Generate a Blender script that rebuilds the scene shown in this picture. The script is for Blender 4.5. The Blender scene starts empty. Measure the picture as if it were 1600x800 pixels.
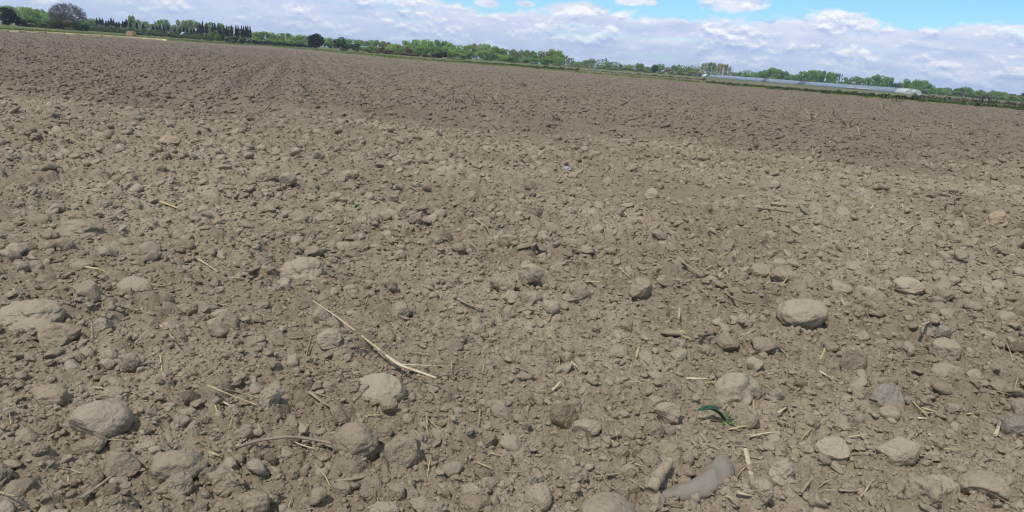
import bpy, bmesh, math, random
import numpy as np
from mathutils import Vector, Matrix

# ------------------------------------------------------------------ scene, camera, light
scn = bpy.context.scene
C = scn.collection
R = math.radians
CAM_H = 1.0
PITCH, ROLL, FPX = R(14.75), R(4.4), 1155.0
right0 = np.array([1.0, 0, 0]); fwd = np.array([0, math.cos(PITCH), -math.sin(PITCH)]); up0 = np.array([0, math.sin(PITCH), math.cos(PITCH)])
right = math.cos(ROLL) * right0 + math.sin(ROLL) * up0
upv = -math.sin(ROLL) * right0 + math.cos(ROLL) * up0
cam_d = bpy.data.cameras.new('camera'); cam = bpy.data.objects.new('camera', cam_d); C.objects.link(cam)
cam_d.sensor_width = 36; cam_d.lens = FPX / 1600 * 36; cam_d.clip_start = 0.05; cam_d.clip_end = 6000
m = Matrix.Identity(4)
for i in range(3):
    m[i][0] = right[i]; m[i][1] = upv[i]; m[i][2] = -fwd[i]
m[2][3] = CAM_H
cam.matrix_world = m
scn.camera = cam

SUN_AZ, SUN_EL = R(-143), R(58)          # azimuth from +Y towards +X; the sun stands to the left
to_sun = Vector((math.sin(SUN_AZ) * math.cos(SUN_EL), math.cos(SUN_AZ) * math.cos(SUN_EL), math.sin(SUN_EL)))
sd = bpy.data.lights.new('sun', 'SUN'); sun = bpy.data.objects.new('sun', sd); C.objects.link(sun)
sd.energy = 3.3; sd.angle = R(0.53); sd.color = (1.0, 0.945, 0.86)
sun.rotation_euler = to_sun.to_track_quat('Z', 'Y').to_euler()
scn.view_settings.view_transform = 'Standard'; scn.view_settings.look = 'None'
scn.view_settings.exposure = 0.07; scn.view_settings.gamma = 1.0
scn.cycles.use_denoising = True; scn.cycles.denoiser = 'OPENIMAGEDENOISE'; scn.cycles.denoising_prefilter = 'ACCURATE'; scn.cycles.denoising_input_passes = 'RGB_ALBEDO_NORMAL'
scn.cycles.filter_width = 1.15; scn.cycles.max_bounces = 6; scn.cycles.diffuse_bounces = 3; scn.cycles.transmission_bounces = 4; scn.cycles.volume_bounces = 0

def pdir(px, py):
    d = fwd * FPX + right * (px - 800) - upv * (py - 400)
    return d / np.linalg.norm(d)
def gp(px, py, z=0.0):
    """point of the plane of height z that stands at a photo position"""
    d = pdir(px, py); t = (z - CAM_H) / d[2]
    return np.array([d[0] * t, d[1] * t, z])
def mpp(px, py):
    """metres per photo pixel on the ground there"""
    g = gp(px, py); v = g - np.array([0, 0, CAM_H])
    return float(np.dot(v, fwd)) / FPX
def far(px, py, D):
    """point at ground distance D along a photo position"""
    d = pdir(px, py); k = D / math.hypot(d[0], d[1])
    return np.array([d[0] * k, d[1] * k, CAM_H + d[2] * k])

# ------------------------------------------------------------------ sky with clouds (laid out by world direction)
class NT:
    def __init__(s, tree): s.t = tree; s.n = tree.nodes; s.l = tree.links
    def node(s, typ, **kw):
        nd = s.n.new(typ)
        for k, v in kw.items(): setattr(nd, k, v)
        return nd
    def put(s, sock, v):
        if v is None: return
        if isinstance(v, bpy.types.NodeSocket): s.l.new(v, sock)
        else: sock.default_value = v
    def math(s, op, a, b=None, c=None, clamp=False):
        nd = s.node('ShaderNodeMath', operation=op, use_clamp=clamp)
        for i, v in enumerate((a, b, c)): s.put(nd.inputs[i], v)
        return nd.outputs[0]
    def vec(s, x, y, z):
        nd = s.node('ShaderNodeCombineXYZ')
        for i, v in enumerate((x, y, z)): s.put(nd.inputs[i], v)
        return nd.outputs[0]
    def noise(s, vec, scale, detail=4, rough=0.5, dist=0.0, col=False):
        nd = s.node('ShaderNodeTexNoise')
        s.put(nd.inputs['Vector'], vec); nd.inputs['Scale'].default_value = scale; nd.inputs['Detail'].default_value = detail
        nd.inputs['Roughness'].default_value = rough; nd.inputs['Distortion'].default_value = dist
        return nd.outputs['Color' if col else 'Fac']
    def ramp(s, fac, a, b, lo=0.0, hi=1.0):
        nd = s.node('ShaderNodeMapRange', interpolation_type='SMOOTHSTEP')
        s.put(nd.inputs[0], fac); nd.inputs[1].default_value = a; nd.inputs[2].default_value = b
        nd.inputs[3].default_value = lo; nd.inputs[4].default_value = hi
        return nd.outputs[0]
    def mix(s, f, a, b, blend='MIX'):
        nd = s.node('ShaderNodeMix', data_type='RGBA', blend_type=blend)
        s.put(nd.inputs[0], f)
        for i, v in ((6, a), (7, b)):
            if isinstance(v, tuple) and len(v) == 3: v = v + (1,)
            s.put(nd.inputs[i], v)
        return nd.outputs[2]

world = bpy.data.worlds.new('World'); scn.world = world; world.use_nodes = True
W = NT(world.node_tree); W.n.clear()
sky = W.node('ShaderNodeTexSky', sky_type='NISHITA', sun_disc=False, sun_elevation=SUN_EL, sun_rotation=SUN_AZ, air_density=1.0, dust_density=0.3, ozone_density=2.0)
tc = W.node('ShaderNodeTexCoord'); sep = W.node('ShaderNodeSeparateXYZ'); W.l.new(tc.outputs['Generated'], sep.inputs[0])
sx, sy, sz = sep.outputs
az = W.math('ARCTAN2', sx, sy); el = W.math('ARCSINE', sz)
elp = W.math('MAXIMUM', el, 0.0)
p1 = W.vec(az, W.math('MULTIPLY', elp, 2.6), 0.0)                 # banks of cloud seen edge-on: flattened
p2 = W.vec(az, W.math('MULTIPLY', elp, 1.5), 3.7)
n1 = W.noise(p1, 6.5, 7, 0.56, 0.35)
n2 = W.noise(p2, 26.0, 6, 0.6, 0.3)
n3 = W.noise(W.vec(az, W.math('MULTIPLY', elp, 7.0), 9.1), 9.0, 6, 0.55, 0.2)
AZEL = lambda px, py: (math.atan2(pdir(px, py)[0], pdir(px, py)[1]), math.asin(pdir(px, py)[2]))
# top of the cloud bank falls from left to right (degrees of elevation along azimuth)
a0, e0 = AZEL(0, 0); a1, e1 = AZEL(1600, 40)
top = W.ramp(az, AZEL(300, 0)[0], AZEL(640, 0)[0], 0.122, 0.064)
top = W.math('ADD', top, W.ramp(az, AZEL(820, 0)[0], AZEL(1100, 0)[0], 0.0, 0.012))
edge = W.math('SUBTRACT', top, elp)
edge = W.math('ADD', edge, W.math('MULTIPLY', W.math('SUBTRACT', n1, 0.5), 0.07))
edge = W.math('ADD', edge, W.math('MULTIPLY', W.math('SUBTRACT', n2, 0.5), 0.03))
bank = W.ramp(edge, -0.003, 0.006)
# thin spots where blue shows through the bank
holes = W.ramp(n3, 0.34, 0.47)
bank = W.math('MULTIPLY', bank, W.math('MULTIPLY_ADD', holes, 0.3, 0.70))
# puffs standing alone above the bank
puffs = None; puffl = None
for px, py, wx, wy in ((1146, 6, 42, 13), (990, 2, 26, 9), (758, 5, 18, 6), (710, 14, 15, 7), (1304, 25, 24, 10), (905, 18, 45, 14), (1350, 33, 26, 5), (1018, 4, 8, 4), (640, 2, 50, 8), (1255, 38, 22, 6), (820, 6, 16, 5)):
    pa, pe = AZEL(px, py)
    dx = W.math('MULTIPLY', W.math('SUBTRACT', az, pa), FPX / wx); dy = W.math('MULTIPLY', W.math('SUBTRACT', el, pe), FPX / wy)
    dd = W.math('SQRT', W.math('ADD', W.math('MULTIPLY', dx, dx), W.math('MULTIPLY', dy, dy)))
    dd = W.math('ADD', dd, W.math('MULTIPLY', W.math('SUBTRACT', n2, 0.5), 1.7))
    f = W.ramp(dd, 1.15, 0.7)
    l = W.math('MULTIPLY', f, W.math('MULTIPLY_ADD', dy, 0.25, 0.5, clamp=True))
    puffs = f if puffs is None else W.math('MAXIMUM', puffs, f)
    puffl = l if puffl is None else W.math('MAXIMUM', puffl, l)
# cloud over the unseen rest of the dome, added to give neutral fill light
hi = W.math('MULTIPLY', W.ramp(W.noise(tc.outputs['Generated'], 3.2, 6, 0.55), 0.40, 0.50), W.ramp(el, 0.16, 0.26))
cov = W.math('MAXIMUM', W.math('MAXIMUM', bank, puffs), W.math('MULTIPLY', hi, 0.8))
# cloud brightness: sunlit tops, lavender grey undersides, layered
lay = W.noise(W.vec(az, W.math('MULTIPLY', elp, 5.0), 1.3), 8.0, 6, 0.55, 0.4)
off = W.noise(W.vec(az, W.math('MULTIPLY', W.math('ADD', elp, 0.006), 5.0), 1.3), 8.0, 6, 0.55, 0.4)
relief = W.math('SUBTRACT', lay, off)
lit = W.math('MULTIPLY_ADD', relief, 1.1, 0.36)
pA = W.vec(az, W.math('MULTIPLY', elp, 2.0), 5.5); pB = W.vec(az, W.math('MULTIPLY', W.math('ADD', elp, 0.005), 2.0), 5.5)
cum = W.noise(pA, 21.0, 8, 0.62, 0.0); cum2 = W.noise(pB, 21.0, 8, 0.62, 0.0)
heap = W.math('MULTIPLY', W.math('MULTIPLY', W.math('SUBTRACT', cum, cum2), 5.5), W.ramp(cum, 0.44, 0.6))   # heaped clouds within the bank, bright on top
lit = W.math('ADD', lit, heap)
lit = W.math('ADD', lit, W.math('MULTIPLY', W.math('SUBTRACT', n2, 0.5), 0.7))
lit = W.math('ADD', lit, W.math('MULTIPLY', W.ramp(edge, 0.02, 0.0), 0.28))
lit = W.math('MAXIMUM', lit, W.math('MULTIPLY', puffl, 0.75), clamp=True)
cc = W.mix(lit, (0.48, 0.605, 0.92), (1.06, 1.08, 1.13))
# low down the bank thins into pale blue air
low = W.ramp(elp, 0.045, 0.0)
cc = W.mix(W.math('MULTIPLY', low, 0.7), cc, (0.49, 0.625, 0.92))
cc = W.mix(W.ramp(el, 0.17, 0.26), cc, (0.80, 0.80, 0.82))
skyc = W.mix(1.0, sky.outputs[0], (0.64, 0.96, 1.22), 'MULTIPLY')
bg1 = W.node('ShaderNodeBackground'); W.l.new(skyc, bg1.inputs[0]); bg1.inputs[1].default_value = 0.12
bg2 = W.node('ShaderNodeBackground'); W.l.new(cc, bg2.inputs[0]); bg2.inputs[1].default_value = 0.9
ms = W.node('ShaderNodeMixShader'); W.put(ms.inputs[0], cov); W.l.new(bg1.outputs[0], ms.inputs[1]); W.l.new(bg2.outputs[0], ms.inputs[2])
wo = W.node('ShaderNodeOutputWorld'); W.l.new(ms.outputs[0], wo.inputs[0])

# ------------------------------------------------------------------ helpers
rng = np.random.default_rng(11)
random.seed(5)
ROOTS = []
def tag(o, label=None, cat=None, group=None, kind=None):
    if label: o['label'] = label
    if cat: o['category'] = cat
    if group: o['group'] = group
    if kind: o['kind'] = kind
    return o
def mesh_np(name, V, F, mat=None, smooth=True, tint=None):
    V = np.asarray(V, np.float32); F = np.asarray(F, np.int32)
    me = bpy.data.meshes.new(name); n, k = F.shape
    me.vertices.add(len(V)); me.vertices.foreach_set('co', V.ravel())
    me.loops.add(n * k); me.loops.foreach_set('vertex_index', F.ravel())
    me.polygons.add(n); me.polygons.foreach_set('loop_start', np.arange(0, n * k, k, dtype=np.int32))
    try: me.polygons.foreach_set('loop_total', np.full(n, k, np.int32))
    except Exception: pass
    me.polygons.foreach_set('use_smooth', np.full(n, smooth, bool))
    me.update(calc_edges=True); me.validate()
    if tint is not None:
        a = me.attributes.new('tint', 'FLOAT', 'POINT'); a.data.foreach_set('value', np.asarray(tint, np.float32))
    if mat: me.materials.append(mat)
    return me
def link(name, me, parent=None):
    o = bpy.data.objects.new(name, me); C.objects.link(o)
    if parent: o.parent = parent
    return o
def empty(name, loc=(0, 0, 0)):
    o = bpy.data.objects.new(name, None); C.objects.link(o); o.location = loc; o.empty_display_size = 0.1
    return o
def pts(me):
    a = np.empty(len(me.vertices) * 3, np.float32); me.vertices.foreach_get('co', a); return a.reshape(-1, 3)

# --- noise
def _h(ix, iy, seed):
    n = (ix.astype(np.uint32) * np.uint32(374761393)) ^ (iy.astype(np.uint32) * np.uint32(668265263)) ^ np.uint32((seed * 2246822519) & 0xffffffff)
    n = (n ^ (n >> np.uint32(13))) * np.uint32(1274126177); n = (n ^ (n >> np.uint32(16))) * np.uint32(2654435761); n ^= n >> np.uint32(15)
    return (n & np.uint32(0xffffff)).astype(np.float32) / np.float32(16777216.0)
def vnoise(x, y, seed):
    xi = np.floor(x); yi = np.floor(y); fx = (x - xi).astype(np.float32); fy = (y - yi).astype(np.float32)
    xi = xi.astype(np.int64); yi = yi.astype(np.int64)
    u = fx * fx * (3 - 2 * fx); v = fy * fy * (3 - 2 * fy)
    a = _h(xi, yi, seed); b = _h(xi + 1, yi, seed); c = _h(xi, yi + 1, seed); d = _h(xi + 1, yi + 1, seed)
    return (a + (b - a) * u) * (1 - v) + (c + (d - c) * u) * v - 0.5
def fbm(x, y, s, octv, seed):
    o = 0; a = 1.0
    for k in range(octv):
        o = o + a * vnoise(x / s + 17.3 * k, y / s - 9.1 * k, seed + k); a *= 0.5; s *= 0.5
    return o
def clods(x, y, s, seed, prob, r0, r1, hf):
    """lumps of soil, one per lattice cell at most: cut ellipsoids"""
    wx = x + s * 0.22 * vnoise(x / s * 3.1, y / s * 3.1, seed + 50); wy = y + s * 0.22 * vnoise(x / s * 3.1 + 40, y / s * 3.1, seed + 51)
    ci = np.floor(wx / s).astype(np.int64); cj = np.floor(wy / s).astype(np.int64)
    out = np.zeros(x.shape, np.float32)
    for di in (-1, 0, 1):
        for dj in (-1, 0, 1):
            i = ci + di; j = cj + dj
            p = _h(i, j, seed); on = p < prob
            q = _h(i, j, seed + 4)
            rad = s * (r0 + (r1 - r0) * q * q)
            dx = (wx - (i + 0.15 + 0.7 * _h(i, j, seed + 1)) * s) / rad; dy = (wy - (j + 0.15 + 0.7 * _h(i, j, seed + 2)) * s) / rad
            ph = _h(i, j, seed + 3) * np.float32(6.2832); cs = np.cos(ph); sn = np.sin(ph)
            u = dx * cs + dy * sn; v = (-dx * sn + dy * cs) * (1.0 + 0.6 * p / prob)
            d2 = u * u + v * v
            h = np.sqrt(np.clip(1 - d2, 0, 1))
            h = np.minimum(h, 0.62 + 0.38 * q + u * (0.9 * p / prob - 0.45) + v * 0.35 * (q - 0.5))
            out = np.maximum(out, np.where(on, np.maximum(h, 0) * rad * hf, 0))
    return out
LAYERS = ((0.50, 1, 0.30, .10, .26, .55, 220), (0.24, 2, 0.50, .14, .36, .66, 150), (0.115, 3, 0.70, .18, .44, .80, 60),
          (0.052, 4, 0.74, .20, .44, .92, 18), (0.025, 5, 0.74, .22, .42, .9, 7.0), (0.0125, 6, 0.75, .25, .42, .9, 3.4))
A_ = gp(300, 140); B_ = gp(408, 92)
def rough(x, y):
    """how cloddy the soil is here, 0 fine .. 1 coarse"""
    return np.clip(0.72 + 0.30 * np.clip((y - 3.2) / 1.6, 0, 1) + 1.05 * fbm(x, y, 1.7, 3, 81), 0.15, 1.3)
def Hlow(x, y):
    r = np.hypot(x, y)
    h = 0.055 * fbm(x, y, 2.4, 3, 31) + 0.10 * fbm(x, y * 2.0, 9.0, 2, 36) * np.clip(r / 8, 0, 1)
    # low ridges left by the implement, running almost across the view, and one furrow edge running away
    h = h + 0.085 * np.exp(-((y - 13.2 - 0.06 * x + 1.6 * vnoise(x / 3, y * 0, 7)) / 0.5) ** 2) * np.clip(0.6 + 1.6 * vnoise(x / 2.2, y * 0 + 3, 9), 0, 1.3)
    h = h - 0.07 * np.exp(-((y - 12.0 - 0.06 * x + 1.6 * vnoise(x / 3, y * 0, 7)) / 0.7) ** 2)
    t = np.clip(((x - A_[0]) * (B_[0] - A_[0]) + (y - A_[1]) * (B_[1] - A_[1])) / ((B_[0] - A_[0]) ** 2 + (B_[1] - A_[1]) ** 2), 0, 1)
    dl = np.hypot(x - A_[0] - t * (B_[0] - A_[0]), y - A_[1] - t * (B_[1] - A_[1]))
    e = (B_ - A_)[:2] / np.linalg.norm((B_ - A_)[:2]); q = x * e[1] - y * e[0]                # furrows running away, beyond the nearer strip
    fu = np.sin(q * 2 * np.pi / 0.78 + 2.2 * vnoise(x / 2.5, y / 7, 12)) * np.clip((y - 11) / 3, 0, 1)
    return h + 0.13 * np.exp(-(dl / 0.55) ** 2) + 0.05 * fu
def Hgt(x, y, upto=99):
    x = np.asarray(x, np.float64); y = np.asarray(y, np.float64); shp = x.shape
    x = np.atleast_1d(x); y = np.atleast_1d(y)
    r = np.hypot(x, y); h = Hlow(x, y).astype(np.float32); rg = rough(x, y).astype(np.float32)
    big = np.zeros(x.shape, np.float32); mask = 0
    for k, (s, seed, prob, r0, r1, hf, rmax) in enumerate(LAYERS[:upto]):
        m_ = r < rmax
        if not m_.any(): continue
        c = np.zeros(x.shape, np.float32)
        c[m_] = clods(x[m_], y[m_], s, 100 * seed, prob, r0, r1, hf)
        c *= np.clip((rmax - r) / (0.25 * rmax), 0, 1)
        if k < 3:
            big = np.maximum(big, c * rg)
        else:
            if k == 3: cover = np.clip(big / 0.012, 0, 1)
            h = h + c * (1 - 0.72 * cover) * (0.55 + 0.45 * rg)
    h = h + big
    return h.reshape(shp)

# ------------------------------------------------------------------ materials
def mat(name):
    m = bpy.data.materials.new(name); m.use_nodes = True; t = NT(m.node_tree); t.n.clear()
    out = t.node('ShaderNodeOutputMaterial'); b = t.node('ShaderNodeBsdfPrincipled'); t.l.new(b.outputs[0], out.inputs[0])
    b.inputs['Specular IOR Level'].default_value = 0.15; b.inputs['Roughness'].default_value = 0.95
    return m, t, b, out
def bump(t, b, h, dist, strength=1.0, prev=None):
    n = t.node('ShaderNodeBump'); n.inputs['Strength'].default_value = strength; n.inputs['Distance'].default_value = dist
    t.put(n.inputs['Height'], h)
    if prev is not None: t.l.new(prev, n.inputs['Normal'])
    if b is not None: t.l.new(n.outputs[0], b.inputs['Normal'])
    return n.outputs[0]
SOIL_D, SOIL_M, SOIL_L = (0.150, 0.118, 0.080), (0.228, 0.187, 0.132), (0.296, 0.250, 0.183)
def soil_material(name, clod=False, stone=False):
    m, t, b, out = mat(name)
    g = t.node('ShaderNodeNewGeometry').outputs['Position']
    o = t.node('ShaderNodeTexCoord').outputs['Object'] if stone else g
    big = t.noise(g, 0.55, 4, 0.55); mid = t.noise(g, 5.0, 5, 0.6); fine = t.noise(o, 9.0 if stone else 60.0, 5, 0.65)
    c = t.mix(t.ramp(mid, 0.36, 0.62), SOIL_M, SOIL_L)
    c = t.mix(t.math('MULTIPLY', t.ramp(big, 0.60, 0.42), 0.5), c, SOIL_D)                      # patches still a little damp
    sp_ = t.node('ShaderNodeSeparateXYZ'); t.l.new(g, sp_.inputs[0])
    yy = t.math('ADD', t.math('SUBTRACT', sp_.outputs[1], t.math('MULTIPLY', sp_.outputs[0], 0.06)), t.math('MULTIPLY', t.math('SUBTRACT', t.noise(g, 0.30, 5, 0.62), 0.5), 13.0))
    c = t.mix(t.math('MULTIPLY', t.ramp(yy, 8.5, 14.0), 0.66), c, (0.136, 0.107, 0.082))
    c = t.mix(t.math('MULTIPLY', t.math('MULTIPLY', t.ramp(yy, 10.0, 11.0), t.ramp(yy, 14.5, 12.5)), t.math('MULTIPLY', t.ramp(t.noise(g, 0.8, 4, 0.6), 0.42, 0.60), 0.38)), c, (0.090, 0.070, 0.052))   # the strip worked last is damper and browner
    c = t.mix(t.math('MULTIPLY', t.ramp(fine, 0.56, 0.38), 0.5), c, SOIL_D)
    sp = t.noise(o, 22.0 if stone else 240.0, 3, 0.5)
    c = t.mix(t.math('MULTIPLY', t.ramp(sp, 0.64, 0.72), 0.12 if stone else 0.35), c, (0.36, 0.305, 0.235))              # pale grit
    if stone:
        oi = t.node('ShaderNodeObjectInfo')
        c = t.mix(t.ramp(oi.outputs['Random'], 0, 1, 0.15, 0.7), c, (0.325, 0.279, 0.211))
        c = t.mix(1.0, c, oi.outputs['Color'], 'MULTIPLY')
    elif clod:
        a = t.node('ShaderNodeAttribute', attribute_name='tint')
        c = t.mix(t.math('MULTIPLY', t.math('MULTIPLY_ADD', a.outputs['Fac'], 0.62, 0.1), t.ramp(yy, 9.0, 13.0, 1.0, 0.45)), c, (0.325, 0.279, 0.210))
    t.put(b.inputs['Base Color'], c)
    if stone:
        n = bump(t, None, t.noise(o, 7.0, 4, 0.55), 0.018, 0.7)
        n = bump(t, None, t.noise(g, 150.0, 3, 0.6), 0.002, 0.6, n)
        vo = t.node('ShaderNodeTexVoronoi'); t.put(vo.inputs['Vector'], g); vo.inputs['Scale'].default_value = 70
        bump(t, b, t.ramp(vo.outputs['Distance'], 0.28, 0.05), 0.0025, 0.35, n)                  # crumbs stuck to it
    else:
        n = bump(t, None, t.noise(g, 18.0, 4, 0.62), 0.020, 0.7)
        bump(t, b, t.noise(g, 120.0, 4, 0.66), 0.0055, 0.9, n)
    return m
M_soil = soil_material('dry soil'); M_clod = soil_material('soil clods', clod=True); M_stone = soil_material('dusty stone', stone=True)

# ------------------------------------------------------------------ field: one sheet, finer near the camera
def radii():
    r = [0.0, 0.2, 0.4, 0.6, 0.75, 0.9, 1.0]
    while r[-1] < 1.25: r.append(r[-1] + 0.012)
    while r[-1] < 30: r.append(r[-1] * 1.0033)
    while r[-1] < 110: r.append(r[-1] * 1.0055)
    while r[-1] < 1000: r.append(r[-1] * 1.06)
    return np.array(r)
rr = radii()
th = np.concatenate([np.linspace(R(-180), R(-75), 40, endpoint=False), np.linspace(R(-75), R(-41), 180, endpoint=False),
                     np.linspace(R(-41), R(41), 1180, endpoint=False), np.linspace(R(41), R(75), 180, endpoint=False), np.linspace(R(75), R(180), 41)])
TH, RR = np.meshgrid(th, rr)
X = RR * np.sin(TH); Y = RR * np.cos(TH)
Z = Hgt(X, Y)
Z = np.where(RR > 300, Z * 0, Z)
nr, nc = RR.shape
idx = np.arange(nr * nc, dtype=np.int32).reshape(nr, nc)
F = np.stack([idx[:-1, :-1], idx[1:, :-1], idx[1:, 1:], idx[:-1, 1:]], -1).reshape(-1, 4)[:, ::-1]
me = mesh_np('ground', np.stack([X, Y, Z], -1).reshape(-1, 3), F, M_soil)
tag(link('ground', me), kind='structure')
del X, Y, Z, TH, RR, F, idx

# ------------------------------------------------------------------ stones and clods as meshes
def ico(sub):
    bm = bmesh.new(); bmesh.ops.create_icosphere(bm, subdivisions=sub, radius=1.0)
    V = np.array([v.co[:] for v in bm.verts]); F = np.array([[v.index for v in f.verts] for f in bm.faces]); bm.free()
    return V, F
def sines(V, freq, n, g):
    K = g.normal(size=(n, 3)) * freq; ph = g.uniform(0, 6.28, n)
    return np.sin(V @ K.T + ph).sum(1) / math.sqrt(n)
def stone_shape(V, seed, cuts, rough_, flat=1.0):
    """a worn lump: sphere cut by a few soft planes, pitted; scaled to a unit box standing on z = 0"""
    g = np.random.default_rng(seed); P = V.copy()
    for k in range(cuts):
        n = g.normal(size=3); n /= np.linalg.norm(n); d = g.uniform(0.52, 0.86)
        s = P @ n - d; P = P - np.outer(np.where(s > 0, s * g.uniform(0.72, 0.95), 0), n)
    r = 1 + rough_ * (0.11 * sines(V, 1.6, 5, g) + 0.055 * sines(V, 3.6, 8, g) + 0.026 * sines(V, 8, 12, g) + 0.014 * sines(V, 17, 16, g))
    P = P * r[:, None]
    lo, hi = P.min(0), P.max(0)
    return (P - (lo + hi) / 2) / (hi - lo)
V4, F4 = ico(5); V2, F2 = ico(3); V1, F1 = ico(2); V0, F0 = ico(1)

# crumbs and small clods: nobody could count them, one object
def crumbs():
    g = np.random.default_rng(3)
    shapes1 = [stone_shape(V1, 300 + k, 7, 1.9) for k in range(16)]
    shapes0 = [stone_shape(V0, 360 + k, 2, 1.5) for k in range(16)]
    shapes2 = [stone_shape(V2, 330 + k, 7, 1.9) for k in range(16)]
    AV, AF, AT = [], [], []; base = 0
    A0 = R(46)
    for d0, d1, dens, rmax, shapes, Fs in ((0.006, 0.011, 4200, 3.4, shapes0, F0), (0.011, 0.022, 950, 6.0, shapes1, F1), (0.018, 0.026, 260, 10.0, shapes0, F0), (0.020, 0.040, 280, 6.5, shapes2, F2),
            (0.024, 0.045, 90, 15, shapes1, F1), (0.038, 0.070, 36.0, 6, shapes2, F2), (0.042, 0.105, 38, 9.0, shapes2, F2), (0.042, 0.11, 42, 16, shapes1, F1), (0.045, 0.11, 52, 32, shapes0, F0), (0.05, 0.105, 26, 62, shapes0, F0), (0.06, 0.125, 6, 120, shapes0, F0)):
        A0 = R(57) if rmax < 9.5 else R(48)
        n = int(dens * A0 * (rmax ** 2 - 1.1 ** 2))
        r = np.sqrt(g.uniform(1.1 ** 2, rmax ** 2, n)); a = g.uniform(-A0, A0, n)
        r_in = {(0.018, 0.026): 5.2, (0.024, 0.045): 6.6, (0.042, 0.105): 3.6, (0.042, 0.11): 7.0, (0.045, 0.11): 13, (0.05, 0.105): 26, (0.06, 0.125): 50}.get((d0, d1), 1.1)
        if r_in > 1.1: n = int(dens * A0 * (rmax ** 2 - r_in ** 2)); a = g.uniform(-A0, A0, n); r = np.sqrt(g.uniform(r_in ** 2, rmax ** 2, n))
        x = r * np.sin(a); y = r * np.cos(a)
        k = g.uniform(0, 1, n) < np.clip(rough(x, y) * 1.05, 0.18, 1) * np.clip((rmax - r) / (0.3 * rmax), 0, 1)
        x, y = x[k], y[k]; n = len(x); z = Hgt(x, y)
        d = d0 + (d1 - d0) * g.uniform(0, 1, n) ** 2.0
        si = g.integers(0, len(shapes), n); ang = g.uniform(0, 6.283, n)
        sxyz = np.stack([d * g.uniform(0.85, 1.25, n), d * g.uniform(0.75, 1.1, n), d * g.uniform(0.5, 0.85, n)], 1)
        tl = g.normal(0, 0.25, (n, 2))
        tint = g.uniform(0, 1, n) ** 1.5
        for j in range(len(shapes)):
            w = np.where(si == j)[0]
            if not len(w): continue
            P = shapes[j][None] * sxyz[w][:, None, :]
            c, s = np.cos(ang[w])[:, None], np.sin(ang[w])[:, None]
            px_ = P[..., 0] * c - P[..., 1] * s; py_ = P[..., 0] * s + P[..., 1] * c
            pz_ = P[..., 2] + px_ * tl[w, 0:1] + py_ * tl[w, 1:2]
            Q = np.stack([px_ + x[w][:, None], py_ + y[w][:, None], pz_ + (z[w] + sxyz[w, 2] * np.where(d[w] > .03, .15, .2))[:, None]], -1)
            AV.append(Q.reshape(-1, 3).astype(np.float32)); nv = P.shape[1]
            AF.append((Fs[None] + (base + np.arange(len(w)) * nv)[:, None, None]).reshape(-1, 3)); base += nv * len(w)
            AT.append(np.repeat(tint[w], nv))
    return mesh_np('soil_crumbs', np.concatenate(AV), np.concatenate(AF), M_clod, True, np.concatenate(AT))
tag(link('soil_crumbs', crumbs()), kind='stuff')

STONES = [mesh_np('stone', stone_shape(V4, 500 + k, c, rg), F4, M_stone) for k, (c, rg) in enumerate([(3, .7)] * 8 + [(7, .9)] * 8 + [(11, .8)] * 6 + [(5, 1.75)] * 10)]
ROUND, CHUNK, ANGLE, LUMP = range(0, 8), range(8, 16), range(16, 22), range(22, 32)
GREY, PALE, BROWN, BLUE, DARK, PINK = (.96, .97, .99, 1), (1.10, 1.10, 1.09, 1), (.92, .89, .84, 1), (.84, .89, .98, 1), (.60, .58, .57, 1), (1.12, 1.03, .97, 1)
TONE = {'g': GREY, 'p': PALE, 'b': BROWN, 'u': BLUE, 'd': DARK, 'k': PINK, 'n': (1, 1, 1, 1)}
PLACED = []         # (object, x, y, w, shape word, tone key, own label)
def add_stone(px, py, w, h, kind='l', tone='n', label=None, name=None, sink=0.27, rot=None, cat=None):
    """a stone that shows w x h photo pixels, centred there"""
    s = mpp(px, py + h * 0.3); W_ = w * s
    g = gp(px, py + h * 0.22)
    dep = math.atan2(CAM_H, math.hypot(g[0], g[1]))
    Dp = W_ * 0.85
    hh = max((h * s) ** 2 - (Dp * math.sin(dep)) ** 2, 0) ** .5 / math.cos(dep)
    hh = min(max(hh, 0.38 * W_), 0.85 * W_)
    pool = {'r': ROUND, 'c': CHUNK, 'a': ANGLE, 'l': LUMP}[kind]
    o = link(name or ('soil_clod' if kind == 'l' else 'stone'), STONES[random.choice(list(pool))])
    z = float(np.median(Hgt(g[0] + np.array([-.3, 0, .3, 0, 0]) * W_, g[1] + np.array([0, 0, 0, -.3, .3]) * W_, 3)))
    sink += .05; hz = hh / (1 - sink * 0.8)
    o.scale = (W_ * random.uniform(.97, 1.03), Dp, hz)
    o.location = (g[0], g[1], z + hz * (0.5 - sink))
    o.rotation_euler = (random.uniform(-.08, .08), random.uniform(-.12, .12), rot if rot is not None else random.choice((0, math.pi)) + random.uniform(-.3, .3))
    o.color = TONE[tone]
    PLACED.append([o, g[0], g[1], W_, hz, kind, tone, label, cat])
    return o
S = add_stone
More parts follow.
